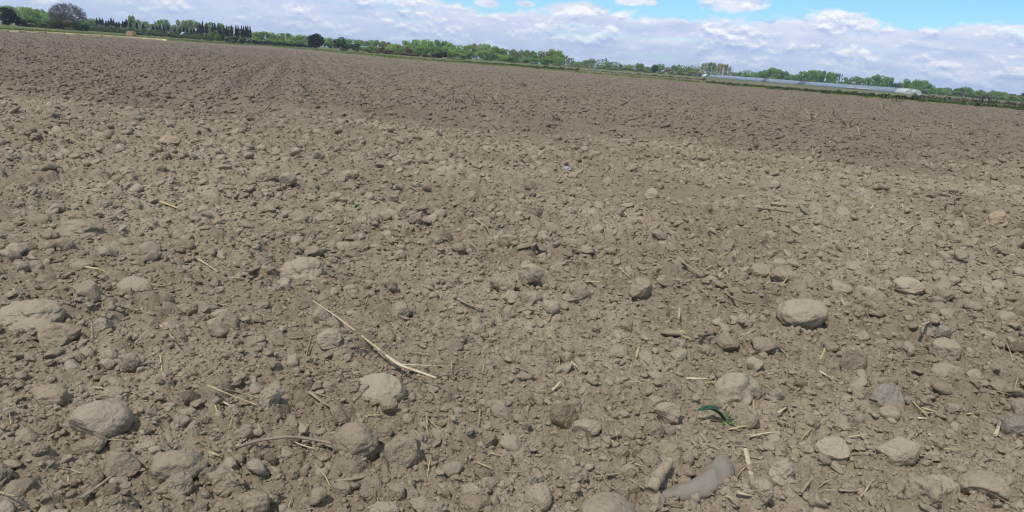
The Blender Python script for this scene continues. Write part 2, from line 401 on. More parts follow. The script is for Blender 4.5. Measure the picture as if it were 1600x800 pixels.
# the big ones, read off the photograph: x, y, width, height, shape, tone
S(555, 699, 78, 60, 'c', 'p', 'large pitted pale cobble casting a dark shadow beside a long twig', sink=.08)
S(629, 707, 62, 62, 'l', 'n', 'dusty lump half sunk right beside the large pitted pale cobble', sink=.3)
S(592, 614, 84, 50, 'r', 'p', 'pale smooth stone half buried just in front of the forked stalk', sink=.42)
S(160, 655, 90, 58, 'r', 'g', 'broad smooth stone with a bluish worn end, near the long dry leaf', sink=.2)
S(282, 724, 84, 52, 'r', 'n', 'big dusty egg of a stone with a smaller clod leaning on its front', sink=.2)
S(276, 758, 50, 42, 'l', 'n', 'clod leaning on the front of the big dusty egg-shaped stone')
S(78, 614, 60, 34, 'c', 'b', 'wide blunt brown stone between the left edge twig and the long dry leaf')
S(45, 489, 100, 46, 'l', 'n', 'longest lump of all, a low loaf of earth cut by the left edge', sink=.15, rot=.1)
S(86, 516, 72, 36, 'l', 'p', 'pale flat lump lying against the front of the long low loaf of earth')
S(140, 453, 58, 38, 'l', 'n', 'knobbly lump standing behind the long low loaf of earth', sink=.15)
S(212, 437, 58, 20, 'r', 'n', 'flat buried stone showing only its back, right of the knobbly lump', sink=.45)
S(259, 466, 30, 25, 'r', 'b', 'round brown pebble like a ball near the upright straw')
S(201, 566, 35, 29, 'a', 'p', 'pale sharp-cornered stone with a crisp shadow and a row of clods on its left', sink=.08)
S(1249, 498, 76, 46, 'r', 'p', 'big smooth egg-shaped stone with an undercut front, largest on its side', sink=.08)
S(1145, 606, 90, 54, 'l', 'n', 'very broad grey brown stone half buried right behind the white stick', sink=.45)
S(1418, 445, 50, 29, 'c', 'p', 'pale blunt stone with a small brown pebble against its left side', sink=.12)
S(1387, 450, 12, 12, 'r', 'b', 'small brown pebble against the left side of the pale blunt stone')
S(1357, 451, 42, 17, 'r', 'p', 'flat pale stone left of the small brown pebble', sink=.3)
S(1190, 423, 38, 22, 'r', 'g', 'smooth grey oval stone with another lump touching its front')
S(1160, 434, 26, 18, 'l'); S(1152, 457, 34, 16, 'l')
S(1225, 434, 48, 28, 'l', 'n', 'broad dusty lump right of the smooth grey oval stone', sink=.3); S(1265, 443, 26, 24, 'l', 'b')
S(1474, 550, 46, 34, 'l', 'n', 'clod under the standing bluish stone'); S(1472, 518, 24, 44, 'a', 'u', 'tall bluish stone standing on edge above a clod', sink=.05)
S(1475, 583, 52, 27, 'c', 'g', 'smooth sloping stone in front of the standing bluish stone')
S(1331, 572, 38, 42, 'l', 'n', sink=.35); S(1326, 552, 26, 22, 'l')
S(1163, 656, 44, 38, 'l', 'p', 'dusty round clod directly right of the corn seedling', sink=.2)
S(1044, 650, 46, 36, 'c', 'n', 'blunt stone with black shade under its right end, left of the corn seedling', sink=.06)
S(1022, 633, 38, 28, 'c', 'b'); S(1021, 673, 32, 27, 'r'); S(1046, 672, 18, 22, 'c')
S(880, 654, 48, 40, 'c', 'b'); S(916, 668, 46, 27, 'r', 'p', 'pale oval stone resting against a browner one in the near ground', sink=.12); S(895, 634, 26, 20, 'l')
S(820, 622, 26, 16, 'r', 'b'); S(845, 606, 24, 18, 'l'); S(878, 620, 20, 16, 'l'); S(817, 622, 17, 15, 'l')
S(970, 706, 25, 19, 'r'); S(995, 709, 18, 18, 'r'); S(1040, 698, 52, 25, 'l', 'n', sink=.4)
S(982, 735, 26, 28, 'l', 'p'); S(1074, 719, 20, 20, 'r', 'p', 'perfectly round pale pebble beside the broken corn stalk', sink=.1)
S(901, 744, 36, 38, 'l', 'n', 'plump round clod left of the curled root', sink=.2); S(840, 777, 48, 38, 'c', 'n'); S(831, 750, 20, 24, 'c', 'u', 'bluish wedge of stone near the bottom edge')
S(990, 763, 20, 19, 'r', 'b'); S(974, 774, 20, 18, 'r'); S(950, 800, 90, 30, 'r', 'g', 'wide flat grey slab cut off by the bottom edge', sink=.3, name='stone')
S(1220, 746, 44, 48, 'l', 'p', 'tall pale clod right of the flat cut stick', sink=.15); S(1295, 709, 52, 38, 'a', 'p', 'pale angular chunk lifted off the soil, dark beneath', sink=.05); S(1313, 724, 17, 17, 'l')
S(1398, 711, 64, 44, 'c', 'p', 'large pale wedge of stone running down to a dark tip', sink=.12); S(1530, 766, 74, 46, 'r', 'p', 'biggest pale boulder by the right bottom corner', sink=.12)
S(1465, 762, 58, 34, 'l', 'p', sink=.35); S(1438, 788, 58, 44, 'l', 'p'); S(1380, 626, 50, 42, 'a', 'u', 'sloping bluish grey stone with a dusty back', sink=.3); S(1346, 620, 32, 24, 'c')
S(1592, 645, 40, 42, 'r', 'g', 'rounded grey stone cut by the right edge, upper of two'); S(1585, 673, 46, 34, 'r', 'u', 'rounded bluish stone at the right edge, lower of two')
S(1490, 646, 25, 15, 'c'); S(1445, 669, 24, 14, 'c'); S(1508, 640, 12, 24, 'l'); S(1315, 669, 30, 17, 'l'); S(1460, 698, 30, 22, 'l'); S(1238, 697, 17, 15, 'r'); S(1210, 622, 23, 15, 'c'); S(1545, 700, 19, 15, 'a')
S(1137, 538, 40, 24, 'r', 'n', 'dusty oval stone between the torn corn husk and the big egg-shaped stone', sink=.1); S(1195, 541, 46, 27, 'r', 'g', 'low grey stone just in front of the big egg-shaped stone', sink=.12); S(1060, 552, 27, 23, 'c', 'p'); S(1105, 546, 24, 18, 'l'); S(1163, 500, 26, 26, 'l', 'n', sink=.3)
S(975, 507, 25, 17, 'r', 'b'); S(1000, 460, 36, 32, 'a', 'p', 'angular pale clod with black shade on its left', sink=.1); S(905, 453, 34, 28, 'l'); S(870, 416, 26, 17, 'c', 'p'); S(860, 485, 32, 17, 'r', 'p', sink=.4)
S(831, 465, 36, 25, 'r', 'n'); S(785, 441, 44, 30, 'l', 'n', sink=.3); S(800, 462, 30, 22, 'l'); S(775, 475, 24, 16, 'l'); S(1370, 480, 20, 14, 'l')
S(829, 431, 42, 42, 'a', 'p', 'pale angular lump with a split front, midway up the field', sink=-.12)
S(515, 548, 44, 25, 'c', 'p', sink=.2); S(430, 572, 26, 19, 'a', 'n'); S(627, 484, 36, 28, 'l', 'p', sink=.35); S(579, 440, 22, 15, 'c'); S(745, 510, 32, 17, 'a', 'g'); S(647, 550, 25, 15, 'c')
S(467, 414, 76, 36, 'l', 'p', 'broad pale hump of soil, flat-topped, well beyond the long stalk', sink=.45); S(495, 386, 32, 18, 'c', 'u', 'bluish grey stone on the back of the broad pale hump', sink=.2)
S(445, 441, 28, 21, 'l', 'p'); S(463, 492, 20, 19, 'c'); S(503, 495, 30, 24, 'c', 'n'); S(522, 503, 24, 17, 'r'); S(610, 446, 25, 18, 'l'); S(548, 447, 24, 14, 'l'); S(602, 527, 34, 22, 'l', 'p'); S(680, 553, 30, 20, 'l')
S(290, 479, 36, 20, 'l', 'b'); S(320, 476, 44, 17, 'c', 'g', 'low grey stone shaped like a shoe, right of the round brown pebble'); S(356, 501, 42, 34, 'l', 'p', sink=.25); S(376, 508, 15, 13, 'r'); S(168, 566, 25, 15, 'r', 'p'); S(143, 566, 22, 17, 'r', 'b'); S(107, 566, 23, 20, 'l'); S(172, 552, 23, 13, 'r')
S(237, 581, 21, 16, 'r', 'b'); S(262, 580, 16, 15, 'l'); S(34, 411, 26, 19, 'r', 'g'); S(56, 406, 22, 15, 'r'); S(160, 505, 30, 26, 'l', 'p'); S(373, 532, 13, 12, 'r', 'b'); S(318, 492, 20, 14, 'l')
S(193, 727, 57, 42, 'c', 'n', 'blunt cobble with a flat grey splint leaning to its foot', sink=.1); S(147, 741, 40, 27, 'l', 'n'); S(140, 691, 52, 30, 'c', 'n'); S(327, 741, 32, 30, 'l', 'n', rot=.6); S(356, 748, 62, 42, 'l', 'p', sink=.3)
S(228, 693, 34, 13, 'c', 'p'); S(256, 696, 22, 16, 'l'); S(320, 652, 19, 19, 'r', 'n'); S(237, 651, 17, 14, 'c'); S(75, 665, 34, 24, 'c', 'b'); S(60, 711, 33, 20, 'l'); S(4, 738, 36, 32, 'l', 'n'); S(66, 766, 18, 14, 'l'); S(300, 621, 28, 25, 'c', 'd', 'dark bluish stone between the long dry leaf and the tangle of straws'); S(128, 626, 25, 19, 'l'); S(244, 790, 26, 20, 'l'); S(311, 791, 26, 20, 'l'); S(397, 786, 52, 46, 'l', 'b'); S(340, 787, 22, 22, 'l'); S(200, 757, 22, 24, 'l'); S(165, 765, 16, 16, 'l'); S(360, 695, 20, 13, 'c', 'p')
S(607, 644, 29, 27, 'r', 'b', 'round brown pebble in front of the pale half buried stone', sink=.1); S(441, 618, 25, 21, 'a', 'g'); S(473, 626, 34, 24, 'c', 'b'); S(423, 641, 36, 30, 'l', 'p', sink=.3); S(600, 678, 28, 21, 'r'); S(592, 728, 16, 18, 'c'); S(622, 766, 29, 24, 'l', 'p'); S(425, 717, 22, 22, 'l', 'd'); S(404, 714, 18, 22, 'l', 'd')
S(763, 688, 30, 31, 'a', 'n'); S(736, 762, 38, 24, 'c', 'p'); S(768, 757, 26, 28, 'c', 'n'); S(742, 787, 54, 34, 'c', 'b', 'broad flat-topped stone with a dark front at the bottom edge'); S(792, 718, 25, 24, 'c', 'p'); S(678, 713, 19, 17, 'a', 'p'); S(598, 792, 52, 28, 'l', 'p'); S(661, 792, 44, 26, 'l', 'p'); S(478, 781, 21, 19, 'l'); S(697, 770, 16, 14, 'r'); S(780, 668, 28, 16, 'l'); S(715, 645, 24, 14, 'l', 'p'); S(458, 738, 18, 20, 'l'); S(475, 737, 14, 13, 'r'); S(575, 770, 30, 22, 'l'); S(650, 684, 36, 22, 'l')
S(267, 220, 32, 17, 'c', 'k', 'purplish smooth stone standing out far up the field', sink=.1); S(185, 268, 22, 14, 'r', 'b'); S(100, 373, 30, 22, 'r', 'n', 'round lump like a bun with a clod at its side'); S(75, 376, 20, 16, 'r'); S(120, 323, 38, 15, 'l', 'b'); S(127, 345, 64, 26, 'l', 'n', 'long sloping lump with a bluish right end, in the far left ground', sink=.25); S(320, 315, 22, 15, 'r', 'p'); S(236, 316, 30, 13, 'r', 'b'); S(30, 325, 24, 17, 'l'); S(78, 356, 28, 17, 'l'); S(165, 305, 20, 15, 'l'); S(215, 308, 18, 15, 'l'); S(255, 352, 30, 17, 'l'); S(195, 258, 26, 14, 'l'); S(250, 258, 22, 14, 'l')
S(418, 268, 36, 20, 'l', 'n'); S(450, 278, 26, 20, 'r', 'n', 'round lump with a black shaded underside far up the field', sink=.05); S(456, 294, 18, 14, 'l'); S(415, 291, 26, 14, 'l', 'p'); S(545, 269, 30, 18, 'l', 'p'); S(520, 294, 11, 11, 'r'); S(698, 266, 32, 17, 'l'); S(578, 303, 26, 12, 'l', 'p'); S(470, 327, 44, 18, 'l', 'b', sink=.35); S(530, 337, 17, 13, 'c'); S(563, 338, 12, 11, 'c'); S(585, 334, 18, 13, 'c', 'p'); S(605, 356, 24, 13, 'l', 'p'); S(680, 366, 26, 16, 'l'); S(626, 388, 19, 15, 'r', 'p'); S(500, 364, 12, 11, 'a', 'u'); S(560, 375, 36, 14, 'c', 'p'); S(795, 371, 36, 22, 'a', 'b', 'dark jagged clod alone in the middle of the field', sink=.05); S(650, 340, 22, 14, 'l'); S(430, 310, 20, 12, 'l')
S(830, 288, 22, 17, 'c', 'n'); S(985, 266, 21, 13, 'a', 'k', 'pinkish slab right of the blue scrap'); S(1018, 299, 22, 15, 'c', 'p'); S(1002, 340, 24, 14, 'r', 'k'); S(838, 331, 22, 16, 'a'); S(882, 309, 13, 13, 'a', 'g'); S(965, 336, 15, 13, 'l'); S(1030, 290, 16, 12, 'l'); S(855, 366, 16, 15, 'c', 'p'); S(857, 379, 20, 9, 'c', 'p'); S(1036, 374, 18, 8, 'c', 'p'); S(948, 298, 30, 13, 'l'); S(905, 300, 14, 11, 'l')
S(1555, 346, 44, 28, 'l', 'k', 'large pinkish lump by itself near the right edge', sink=.3); S(1355, 331, 15, 13, 'l', 'b'); S(1210, 291, 22, 14, 'c', 'p'); S(1205, 366, 19, 14, 'c', 'p'); S(1495, 336, 24, 22, 'l', 'b', 'upright clod with a straw leaning on its right side', sink=.1); S(1470, 321, 20, 20, 'l'); S(1525, 353, 14, 12, 'r'); S(1530, 470, 26, 16, 'l', 'g'); S(1590, 548, 34, 18, 'a', 'd', 'dark overhanging slab at the right edge, its underside shade painted in', sink=.02); S(1560, 606, 52, 24, 'l', 'n', sink=.35); S(1550, 460, 30, 16, 'l', 'p'); S(1381, 504, 16, 15, 'a'); S(1289, 475, 16, 12, 'c', 'p'); S(1331, 438, 14, 13, 'r', 'b'); S(1205, 546, 20, 15, 'l'); S(1410, 530, 18, 14, 'l'); S(1380, 545, 26, 16, 'l'); S(1520, 590, 30, 20, 'l', 'p')  # overhanging slab: the dark tone paints in the shade of its underside
# further clods of the same sizes between them, so that three hundred of those that show largest stand as objects
def fill(n):
    g = random.Random(77); tries = 0
    while n and tries < 20000:
        tries += 1
        py = 250 + 560 * g.random() ** .8; px = g.uniform(-10, 1610)
        if py < 95 + .0769 * (px - 800) + 110: continue
        w = g.uniform(.35, 1) * (9 + (py - 150) * .045)
        q = gp(px, py)
        if any((q[0] - p[1]) ** 2 + (q[1] - p[2]) ** 2 < (.75 * (p[3] + w * mpp(px, py))) ** 2 for p in PLACED): continue
        random.seed(tries)
        S(px, py, w, w * g.uniform(.6, .95), g.choice('llllcr'), g.choice('nnpbg'), sink=.27); n -= 1
fill(300 - len(PLACED) + 40)

# ------------------------------------------------------------------ straw, stalks and leaves
def straw_mat(name, col, dark):
    m, t, b, out = mat(name)
    o = t.node('ShaderNodeTexCoord').outputs['Object']; oi = t.node('ShaderNodeObjectInfo').outputs['Random']
    n = t.noise(o, 45.0, 4, 0.6); n2_ = t.noise(o, 260.0, 2, 0.5)
    c = t.mix(t.ramp(n, .42, .68), col, dark); c = t.mix(t.math('MULTIPLY', t.ramp(n2_, .45, .65), .4), c, (.28, .24, .18))
    c = t.mix(t.math('MULTIPLY', oi, .35), c, dark)
    t.put(b.inputs['Base Color'], c); b.inputs['Roughness'].default_value = .7
    bump(t, b, n2_, .002, .6)
    return m
M_straw = straw_mat('dry straw', (.46, .375, .235), (.30, .235, .145)); M_pale = straw_mat('bleached straw', (.56, .49, .345), (.40, .335, .22))
M_tan = straw_mat('tan stem', (.30, .245, .175), (.20, .155, .11)); M_twig = straw_mat('weathered twig', (.17, .135, .095), (.09, .07, .05)); M_yel = straw_mat('yellow straw', (.48, .41, .20), (.36, .29, .14))
M_dust = straw_mat('dusty twig', (.27, .225, .165), (.19, .155, .11))
MS = {'s': M_straw, 'p': M_pale, 't': M_tan, 'w': M_twig, 'y': M_yel, 'd': M_dust}
def tube(P, rad, flat=1.0, n=7, tw=0.0, closed=True):
    """a stem along P: rad per point, section flattened; returns V, quads"""
    P = np.asarray(P, float); rad = np.broadcast_to(np.asarray(rad, float), (len(P),))
    T = np.gradient(P, axis=0); T /= np.linalg.norm(T, axis=1)[:, None] + 1e-12
    V = []
    for k in range(len(P)):
        t = T[k]; z = np.array([0, 0, 1.0]) if abs(t[2]) < .9 else np.array([1.0, 0, 0])
        a = np.cross(t, z); a /= np.linalg.norm(a); b = np.cross(a, t)
        c, s = math.cos(tw * k), math.sin(tw * k); a, b = a * c + b * s, b * c - a * s
        for j in range(n):
            q = 2 * math.pi * j / n; V.append(P[k] + rad[k] * (math.cos(q) * a + flat * math.sin(q) * b))
    Fq = [[k * n + j, k * n + (j + 1) % n, (k + 1) * n + (j + 1) % n, (k + 1) * n + j] for k in range(len(P) - 1) for j in range(n)]
    if closed:
        V.append(P[0]); V.append(P[-1]); i0, i1 = len(V) - 2, len(V) - 1; e = (len(P) - 1) * n
        for j in range(0, n): Fq.append([i0, j, (j + 1) % n, i0]); Fq.append([i1, e + (j + 1) % n, e + j, i1])
    return V, Fq
def poly(name, V, F, mt, smooth=True):
    me = bpy.data.meshes.new(name); FF = []
    for f in F:
        g = []
        for i in f:
            if i not in g: g.append(i)
        FF.append(g)
    me.from_pydata([tuple(v) for v in V], [], FF); me.update()
    me.polygons.foreach_set('use_smooth', [smooth] * len(me.polygons)); me.materials.append(mt)
    return me
def curve_pts(P, n):
    """smooth resample of control points"""
    P = np.asarray(P, float); s = np.r_[0, np.cumsum(np.linalg.norm(np.diff(P, axis=0), axis=1))]; u = np.linspace(0, s[-1], n)
    Q = np.stack([np.interp(u, s, P[:, i]) for i in range(P.shape[1])], 1)
    for _ in range(max(1, n // (3 * len(P)))): Q[1:-1] = .25 * Q[:-2] + .5 * Q[1:-1] + .25 * Q[2:]
    return Q
LITTER = []
def ground_line(pp, n, lift, loose=.5):
    g = np.array([gp(*p)[:2] for p in pp]); Q = curve_pts(g, n)
    h = Hgt(Q[:, 0], Q[:, 1]); st = np.linspace(0, 1, n)
    # a stiff stem spans the hollows and rests on the crests
    a, b = np.polyfit(st, h, 1); lin = a * st + b; lin += np.quantile(h - lin, .92)
    z = (1 - loose) * lin + loose * np.maximum(h, lin - .02)
    for _ in range(4): z[1:-1] = .25 * z[:-2] + .5 * z[1:-1] + .25 * z[2:]
    P = np.c_[Q, z + lift + .0025]
    # keep it where the photograph shows it
    k = (CAM_H - P[:, 2]) / CAM_H; P[:, 0] *= k; P[:, 1] *= k
    return P
def piece(pp, w, m='s', name='straw', label=None, cat='straw', flat=.7, wob=.0, up=0.0, tip=.7, nn=12):
    """one bit of straw along photo points pp, w photo pixels thick"""
    s = mpp(*pp[len(pp) // 2]); rad = max(w * s / 2, .0011)
    P = ground_line(pp, nn, rad * .8)
    steep = abs(pp[-1][1] - pp[0][1]) > 1.1 * abs(pp[-1][0] - pp[0][0])
    if steep and (up or pp[0][1] < 480):                       # it stands rather than lies: rooted at its lower end
        a, b_ = (pp[0], pp[-1]) if pp[0][1] > pp[-1][1] else (pp[-1], pp[0]); g0 = gp(*a); g0[2] = float(Hgt(g0[0], g0[1])); s0 = mpp(*a)
        e = g0 + right0 * (b_[0] - a[0]) * s0 + np.array([0, .35, 1.0]) * (a[1] - b_[1]) * s0 * .85
        P = g0 - np.array([0, 0, .008]) + np.linspace(0, 1, nn)[:, None] * (e - g0)
    elif up: P[:, 2] += up * np.linspace(0, 1, nn) ** 1.3 * np.linalg.norm(P[-1] - P[0])
    L = np.linalg.norm(P[-1] - P[0])
    if wob: P[:, :2] += wob * L * np.sin(np.linspace(0, random.uniform(4, 8), nn))[:, None] * np.array([.6, .8])
    c = P.mean(0); rd = rad * np.linspace(1, tip, nn) * (1 + .08 * np.sin(np.arange(nn) * 2.1))
    V, Fq = tube(P - c, rd, flat, tw=.05)
    o = link(name, poly(name, V, Fq, MS[m])); o.location = c
    LITTER.append([o, c[0], c[1], L, rad * 2, m, label, cat])
    return o
exec_part2 = True
# --- straw and stems read off the photograph
def bits(parent, name, P, rad, m, flat=.7, nn=None):
    """a part made of a stem along world points"""
    P = np.asarray(P) - np.array(parent.location)
    V, Fq = tube(P, rad, flat, tw=.03); return link(name, poly(name, V, Fq, MS[m] if isinstance(m, str) else m), parent)
# the long forked stalk
P = ground_line([(489, 470), (525, 494), (560, 521), (592, 546), (622, 570), (652, 580), (682, 591)], 40, .022, .05)
root = empty('maize_stalk', tuple(P[20])); sc = mpp(600, 550)
tag(root, 'long straight dry maize stalk forking into a pale leaf blade at its near end', 'stalk')
bits(root, 'stem', P[:28], np.linspace(.0030, .0050, 28), 's', .9); bits(root, 'stem', P[27:], np.linspace(.0046, .0052, 13), 'p', .8)
bits(root, 'node', P[26:29], (.0052, .0068, .0054), 't', .95)
Lp = ground_line([(622, 569), (650, 574), (676, 578), (700, 579), (722, 573)], 24, .020, .2); Lp[:, 2] += .014 * np.sin(np.linspace(0, 2.4, 24)); Lp[0] = P[27]
bits(root, 'leaf_blade', Lp, np.interp(np.linspace(0, 1, 24), [0, .2, .8, 1], [.0035, .0058, .004, .0008]), 'p', .22)
LITTER.append([root, P[20][0], P[20][1], .45, .01, 's', 'x', None])
# the flat cut stick with a brown end
P = ground_line([(1165, 702), (1172, 733), (1179, 764)], 12, .006, .1); root = empty('stick', tuple(P[6])); tag(root, 'flat cream cut stick with a brown lower end, lying right of the grey curved stone', 'stick')
w_ = 4.7 * mpp(1172, 735); bits(root, 'shaft', P[:9], np.linspace(w_ * .9, w_, 9), 'p', .45); bits(root, 'brown_end', P[8:], (w_ * 1.02, w_ * 1.08, w_ * 1.05, w_ * .8), 't', .5)
LITTER.append([root, P[6][0], P[6][1], .1, .01, 'p', 'x', None])
# the broken ribbed stem with its node
P = ground_line([(1016, 766), (1024, 752), (1033, 740), (1046, 726)], 14, .012, 0); P[:, 2] += np.linspace(-.004, .012, 14); root = empty('broken_maize_stem', tuple(P[7])); tag(root, 'short thick broken maize stem with a ring and a torn tip', 'stem')
w_ = 10.5 * mpp(1030, 745); bits(root, 'stem', P, w_ * np.interp(np.arange(14), [0, 5, 6, 10, 13], [.92, 1, .95, .9, .62]), 't', .9)
bits(root, 'node_ring', P[4:7], (w_ * 1.02, w_ * 1.12, w_ * 1.02), 'd', .92); bits(root, 'torn_tip', P[12:] + np.array([0, .004, .002]), (w_ * .55, w_ * .25), 's', .8)
LITTER.append([root, P[7][0], P[7][1], .08, .02, 't', 'x', None])
# the curved grey stone
P = ground_line([(1020, 768), (1050, 771), (1085, 768), (1112, 756), (1126, 741), (1136, 720)], 22, .0, 0); s_ = mpp(1090, 755)
P[:, 2] += np.linspace(-.012, .015, 22); c = P.mean(0); V5 = stone_shape(V4, 78, 0, 0.0); T_ = np.gradient(P, axis=0); T_ /= np.linalg.norm(T_, axis=1)[:, None]; u_ = (V5[:, 0] + .5) * 21; i_ = np.clip(u_.astype(int), 0, 20); f_ = (u_ - i_)[:, None]
ctr = P[i_] * (1 - f_) + P[i_ + 1] * f_ - c; tt = T_[i_] * (1 - f_) + T_[i_ + 1] * f_; sd_ = np.stack([-tt[:, 1], tt[:, 0], 0 * tt[:, 0]], 1); wd_ = s_ * np.interp(u_ / 21, [0, .5, .8, 1], [34, 38, 44, 26])
V = ctr + sd_ * (V5[:, 1] * wd_)[:, None] + np.array([0, 0, 1.0]) * (V5[:, 2] * wd_ * .85)[:, None]
V += .0042 * np.stack([sines(V, 42, 8, np.random.default_rng(k)) for k in (1, 2, 3)], 1) + .0008 * np.stack([sines(V, 240, 14, np.random.default_rng(k)) for k in (4, 5, 6)], 1); Fq = [list(f) for f in F4]
o = link('stone', poly('curved_stone', V, Fq, M_stone)); o.location = c + np.array([0, 0, .002]); o.color = (.74, .78, .86, 1)
tag(o, 'smooth grey stone curved like a boomerang beside the broken maize stem', 'stone', 'stones lying on the bare field'); LITTER.append([o, c[0], c[1], .15, .03, 'u', 'x', None])
L_ = piece
L_([(1073, 591), (1090, 592), (1106, 592)], 7, 'p', 'stick', 'short white stick, palest of all, against the very broad grey stone', 'stick', .55, tip=1.0)
L_([(124, 780), (150, 762), (174, 744)], 9, 'd', 'splint', 'flat grey splint of stem leaning down from the blunt cobble in the left corner', 'stem piece', .4, tip=1.05)
L_([(145, 604), (200, 613), (245, 621), (282, 630)], 5, 's', 'dry_leaf', 'long dry leaf curving above the broad smooth stone', 'dry leaf', .3, tip=.3, nn=20)
L_([(0, 641), (20, 638), (42, 632)], 7, 'd', 'twig', 'thick grey twig entering from the left edge', 'twig', .8)
L_([(325, 602), (360, 617), (402, 633)], 5, 's', 'straw', 'upper straw of the tangle of three right of the dark bluish stone', 'straw', .6); L_([(346, 607), (376, 614), (404, 621)], 4, 's', 'straw', 'flattest straw of the tangle of three right of the dark bluish stone', 'straw', .6); L_([(341, 623), (356, 632), (373, 641)], 4, 'p', 'straw', 'lowest and shortest straw of the tangle of three', 'straw', .6)
L_([(366, 700), (405, 688), (450, 682), (485, 686), (519, 693)], 6, 'd', 'twig', 'long bent grey twig ending against the large pitted pale cobble', 'twig', .9, nn=24)
L_([(522, 752), (556, 748), (585, 741)], 6, 'd', 'twig', 'knobbly short twig lying in front of the large pitted pale cobble', 'twig', .9); L_([(560, 762), (585, 761)], 4, 't', wob=.02)
L_([(139, 488), (142, 505), (144, 524)], 6, 's', 'straw', 'stiff straw standing between the pale flat lump and the round brown pebble', 'straw', .5, up=.3); L_([(135, 417), (155, 421), (172, 427)], 5, 'y', 'straw', 'yellow green straw behind the knobbly lump', 'straw'); L_([(251, 508), (262, 519), (272, 530)], 4, 's'); L_([(310, 405), (326, 415), (341, 425)], 4, 's'); L_([(484, 516), (481, 536), (478, 556)], 5, 't', 'straw', 'thin brown straw left of the middle of the long stalk', 'straw', .6, up=.1)
L_([(606, 468), (601, 482), (593, 498)], 3, 'd'); L_([(716, 466), (730, 475), (756, 484)], 8, 'd', 'maize_husk', 'grey torn husk strip right of the upper half of the long stalk', 'husk', .3); L_([(1062, 482), (1061, 497)], 5, 's'); L_([(1135, 459), (1150, 468), (1166, 472), (1182, 474)], 3.5, 'd', 'root', 'fine curved root behind the dusty round lump', 'root', .9); L_([(998, 542), (994, 559)], 5, 's')
L_([(1010, 575), (1027, 590)], 2.6, 'd'); L_([(1024, 578), (1042, 601)], 2.6, 's'); L_([(894, 566), (903, 575)], 3.5, 'p'); L_([(861, 611), (875, 602)], 6, 'p', 'straw', 'bright short straw leaning on a clod in the middle', 'straw', up=.2)
L_([(1314, 459), (1318, 468), (1322, 476)], 5, 'p', 'straw', 'bleached chip of straw right of the biggest egg-shaped stone', 'straw'); L_([(1347, 470), (1354, 485), (1361, 497)], 3.5, 'd'); L_([(1356, 475), (1361, 466)], 3, 'd'); L_([(1445, 463), (1458, 471), (1470, 479)], 3, 'w', 'twig', 'thin dark twig below the pale blunt stone', 'twig'); L_([(1438, 509), (1454, 502)], 5, 's')
L_([(1518, 501), (1535, 502), (1549, 502)], 7, 't', 'stem_piece', 'brown hollow stem piece near the right edge with dark shade under it', 'stem piece', .7); L_([(1528, 509), (1548, 511)], 5, 's'); L_([(1290, 542), (1286, 553), (1281, 564)], 4, 'y'); L_([(1280, 580), (1289, 586), (1298, 593)], 5, 'p', up=.1); L_([(1406, 542), (1428, 546), (1449, 548)], 4, 'd', 'twig', 'thin grey twig left of the clod with the standing bluish stone', 'twig')
L_([(1504, 327), (1507, 338), (1511, 348)], 6, 's', 'straw', 'straw leaning on the right side of an upright clod', 'straw', .5, up=.25); L_([(1409, 314), (1412, 327)], 4, 'p', up=.4); L_([(1440, 338), (1443, 347)], 4, 'p', up=.4); L_([(1358, 327), (1365, 318)], 4, 'p'); L_([(1184, 325), (1210, 328), (1240, 333)], 4, 'w', 'twig', 'straight dark twig lying alone in the right middle ground', 'twig'); L_([(630, 286), (645, 294), (659, 303)], 4, 't', 'twig', 'straight brown twig above the middle of the field', 'twig')
L_([(741, 341), (759, 354)], 3.5, 's'); L_([(763, 353), (790, 350)], 3, 's'); L_([(250, 315), (264, 320), (279, 326)], 5, 'y', 'straw', 'yellow straw touching a flat brown stone in the left middle ground', 'straw'); L_([(192, 292), (225, 290), (259, 296)], 3.5, 's', 'straw', 'long thin straw bowed upwards in the left middle ground', 'straw', nn=20); L_([(585, 196), (603, 202), (622, 208)], 4.5, 's', 'straw', 'pale long straw far up the field, nearly alone', 'straw'); L_([(123, 292), (152, 293)], 2.5, 's')
L_([(1215, 645), (1228, 637)], 5, 'p', 'straw', 'bright chip of straw right of the dusty round clod', 'straw'); L_([(1295, 656), (1318, 660), (1342, 668)], 6, 't', 'maize_husk', 'brown curled husk with a clod behind its end, in the right near ground', 'husk', .35); L_([(1436, 627), (1450, 630), (1466, 636)], 7, 't'); L_([(1439, 637), (1464, 644)], 6, 's'); L_([(1555, 680), (1560, 667)], 7, 'p', 'straw', 'short bleached chip beside the two rounded stones at the right edge', 'straw', .4); L_([(1433, 653), (1448, 654)], 5, 'p'); L_([(1450, 678), (1466, 683)], 4, 'p')
L_([(1150, 769), (1170, 774), (1192, 776)], 7, 's', 'stem_piece', 'split tan stem lying under the brown end of the flat cut stick', 'stem piece', .6); L_([(1008, 785), (1036, 787), (1068, 789)], 5, 'w', 'twig', 'dark twig in front of the grey curved stone', 'twig'); L_([(983, 748), (1010, 766), (1038, 782)], 4.5, 'd', 'twig', 'grey twig running down from the broken maize stem', 'twig', .8); L_([(928, 735), (941, 741), (947, 755), (958, 764), (982, 766)], 3.2, 'd', 'root', 'fine root curled into a hook left of the broken maize stem', 'root', .9, nn=26); L_([(920, 776), (935, 780), (952, 787)], 6, 's'); L_([(912, 772), (920, 785)], 4, 'd'); L_([(1160, 755), (1174, 768)], 3, 's'); L_([(1136, 775), (1158, 786)], 3.5, 's'); L_([(985, 703), (1005, 718)], 3, 's'); L_([(993, 725), (1007, 729)], 3.5, 'p'); L_([(955, 693), (957, 688)], 4, 'p')
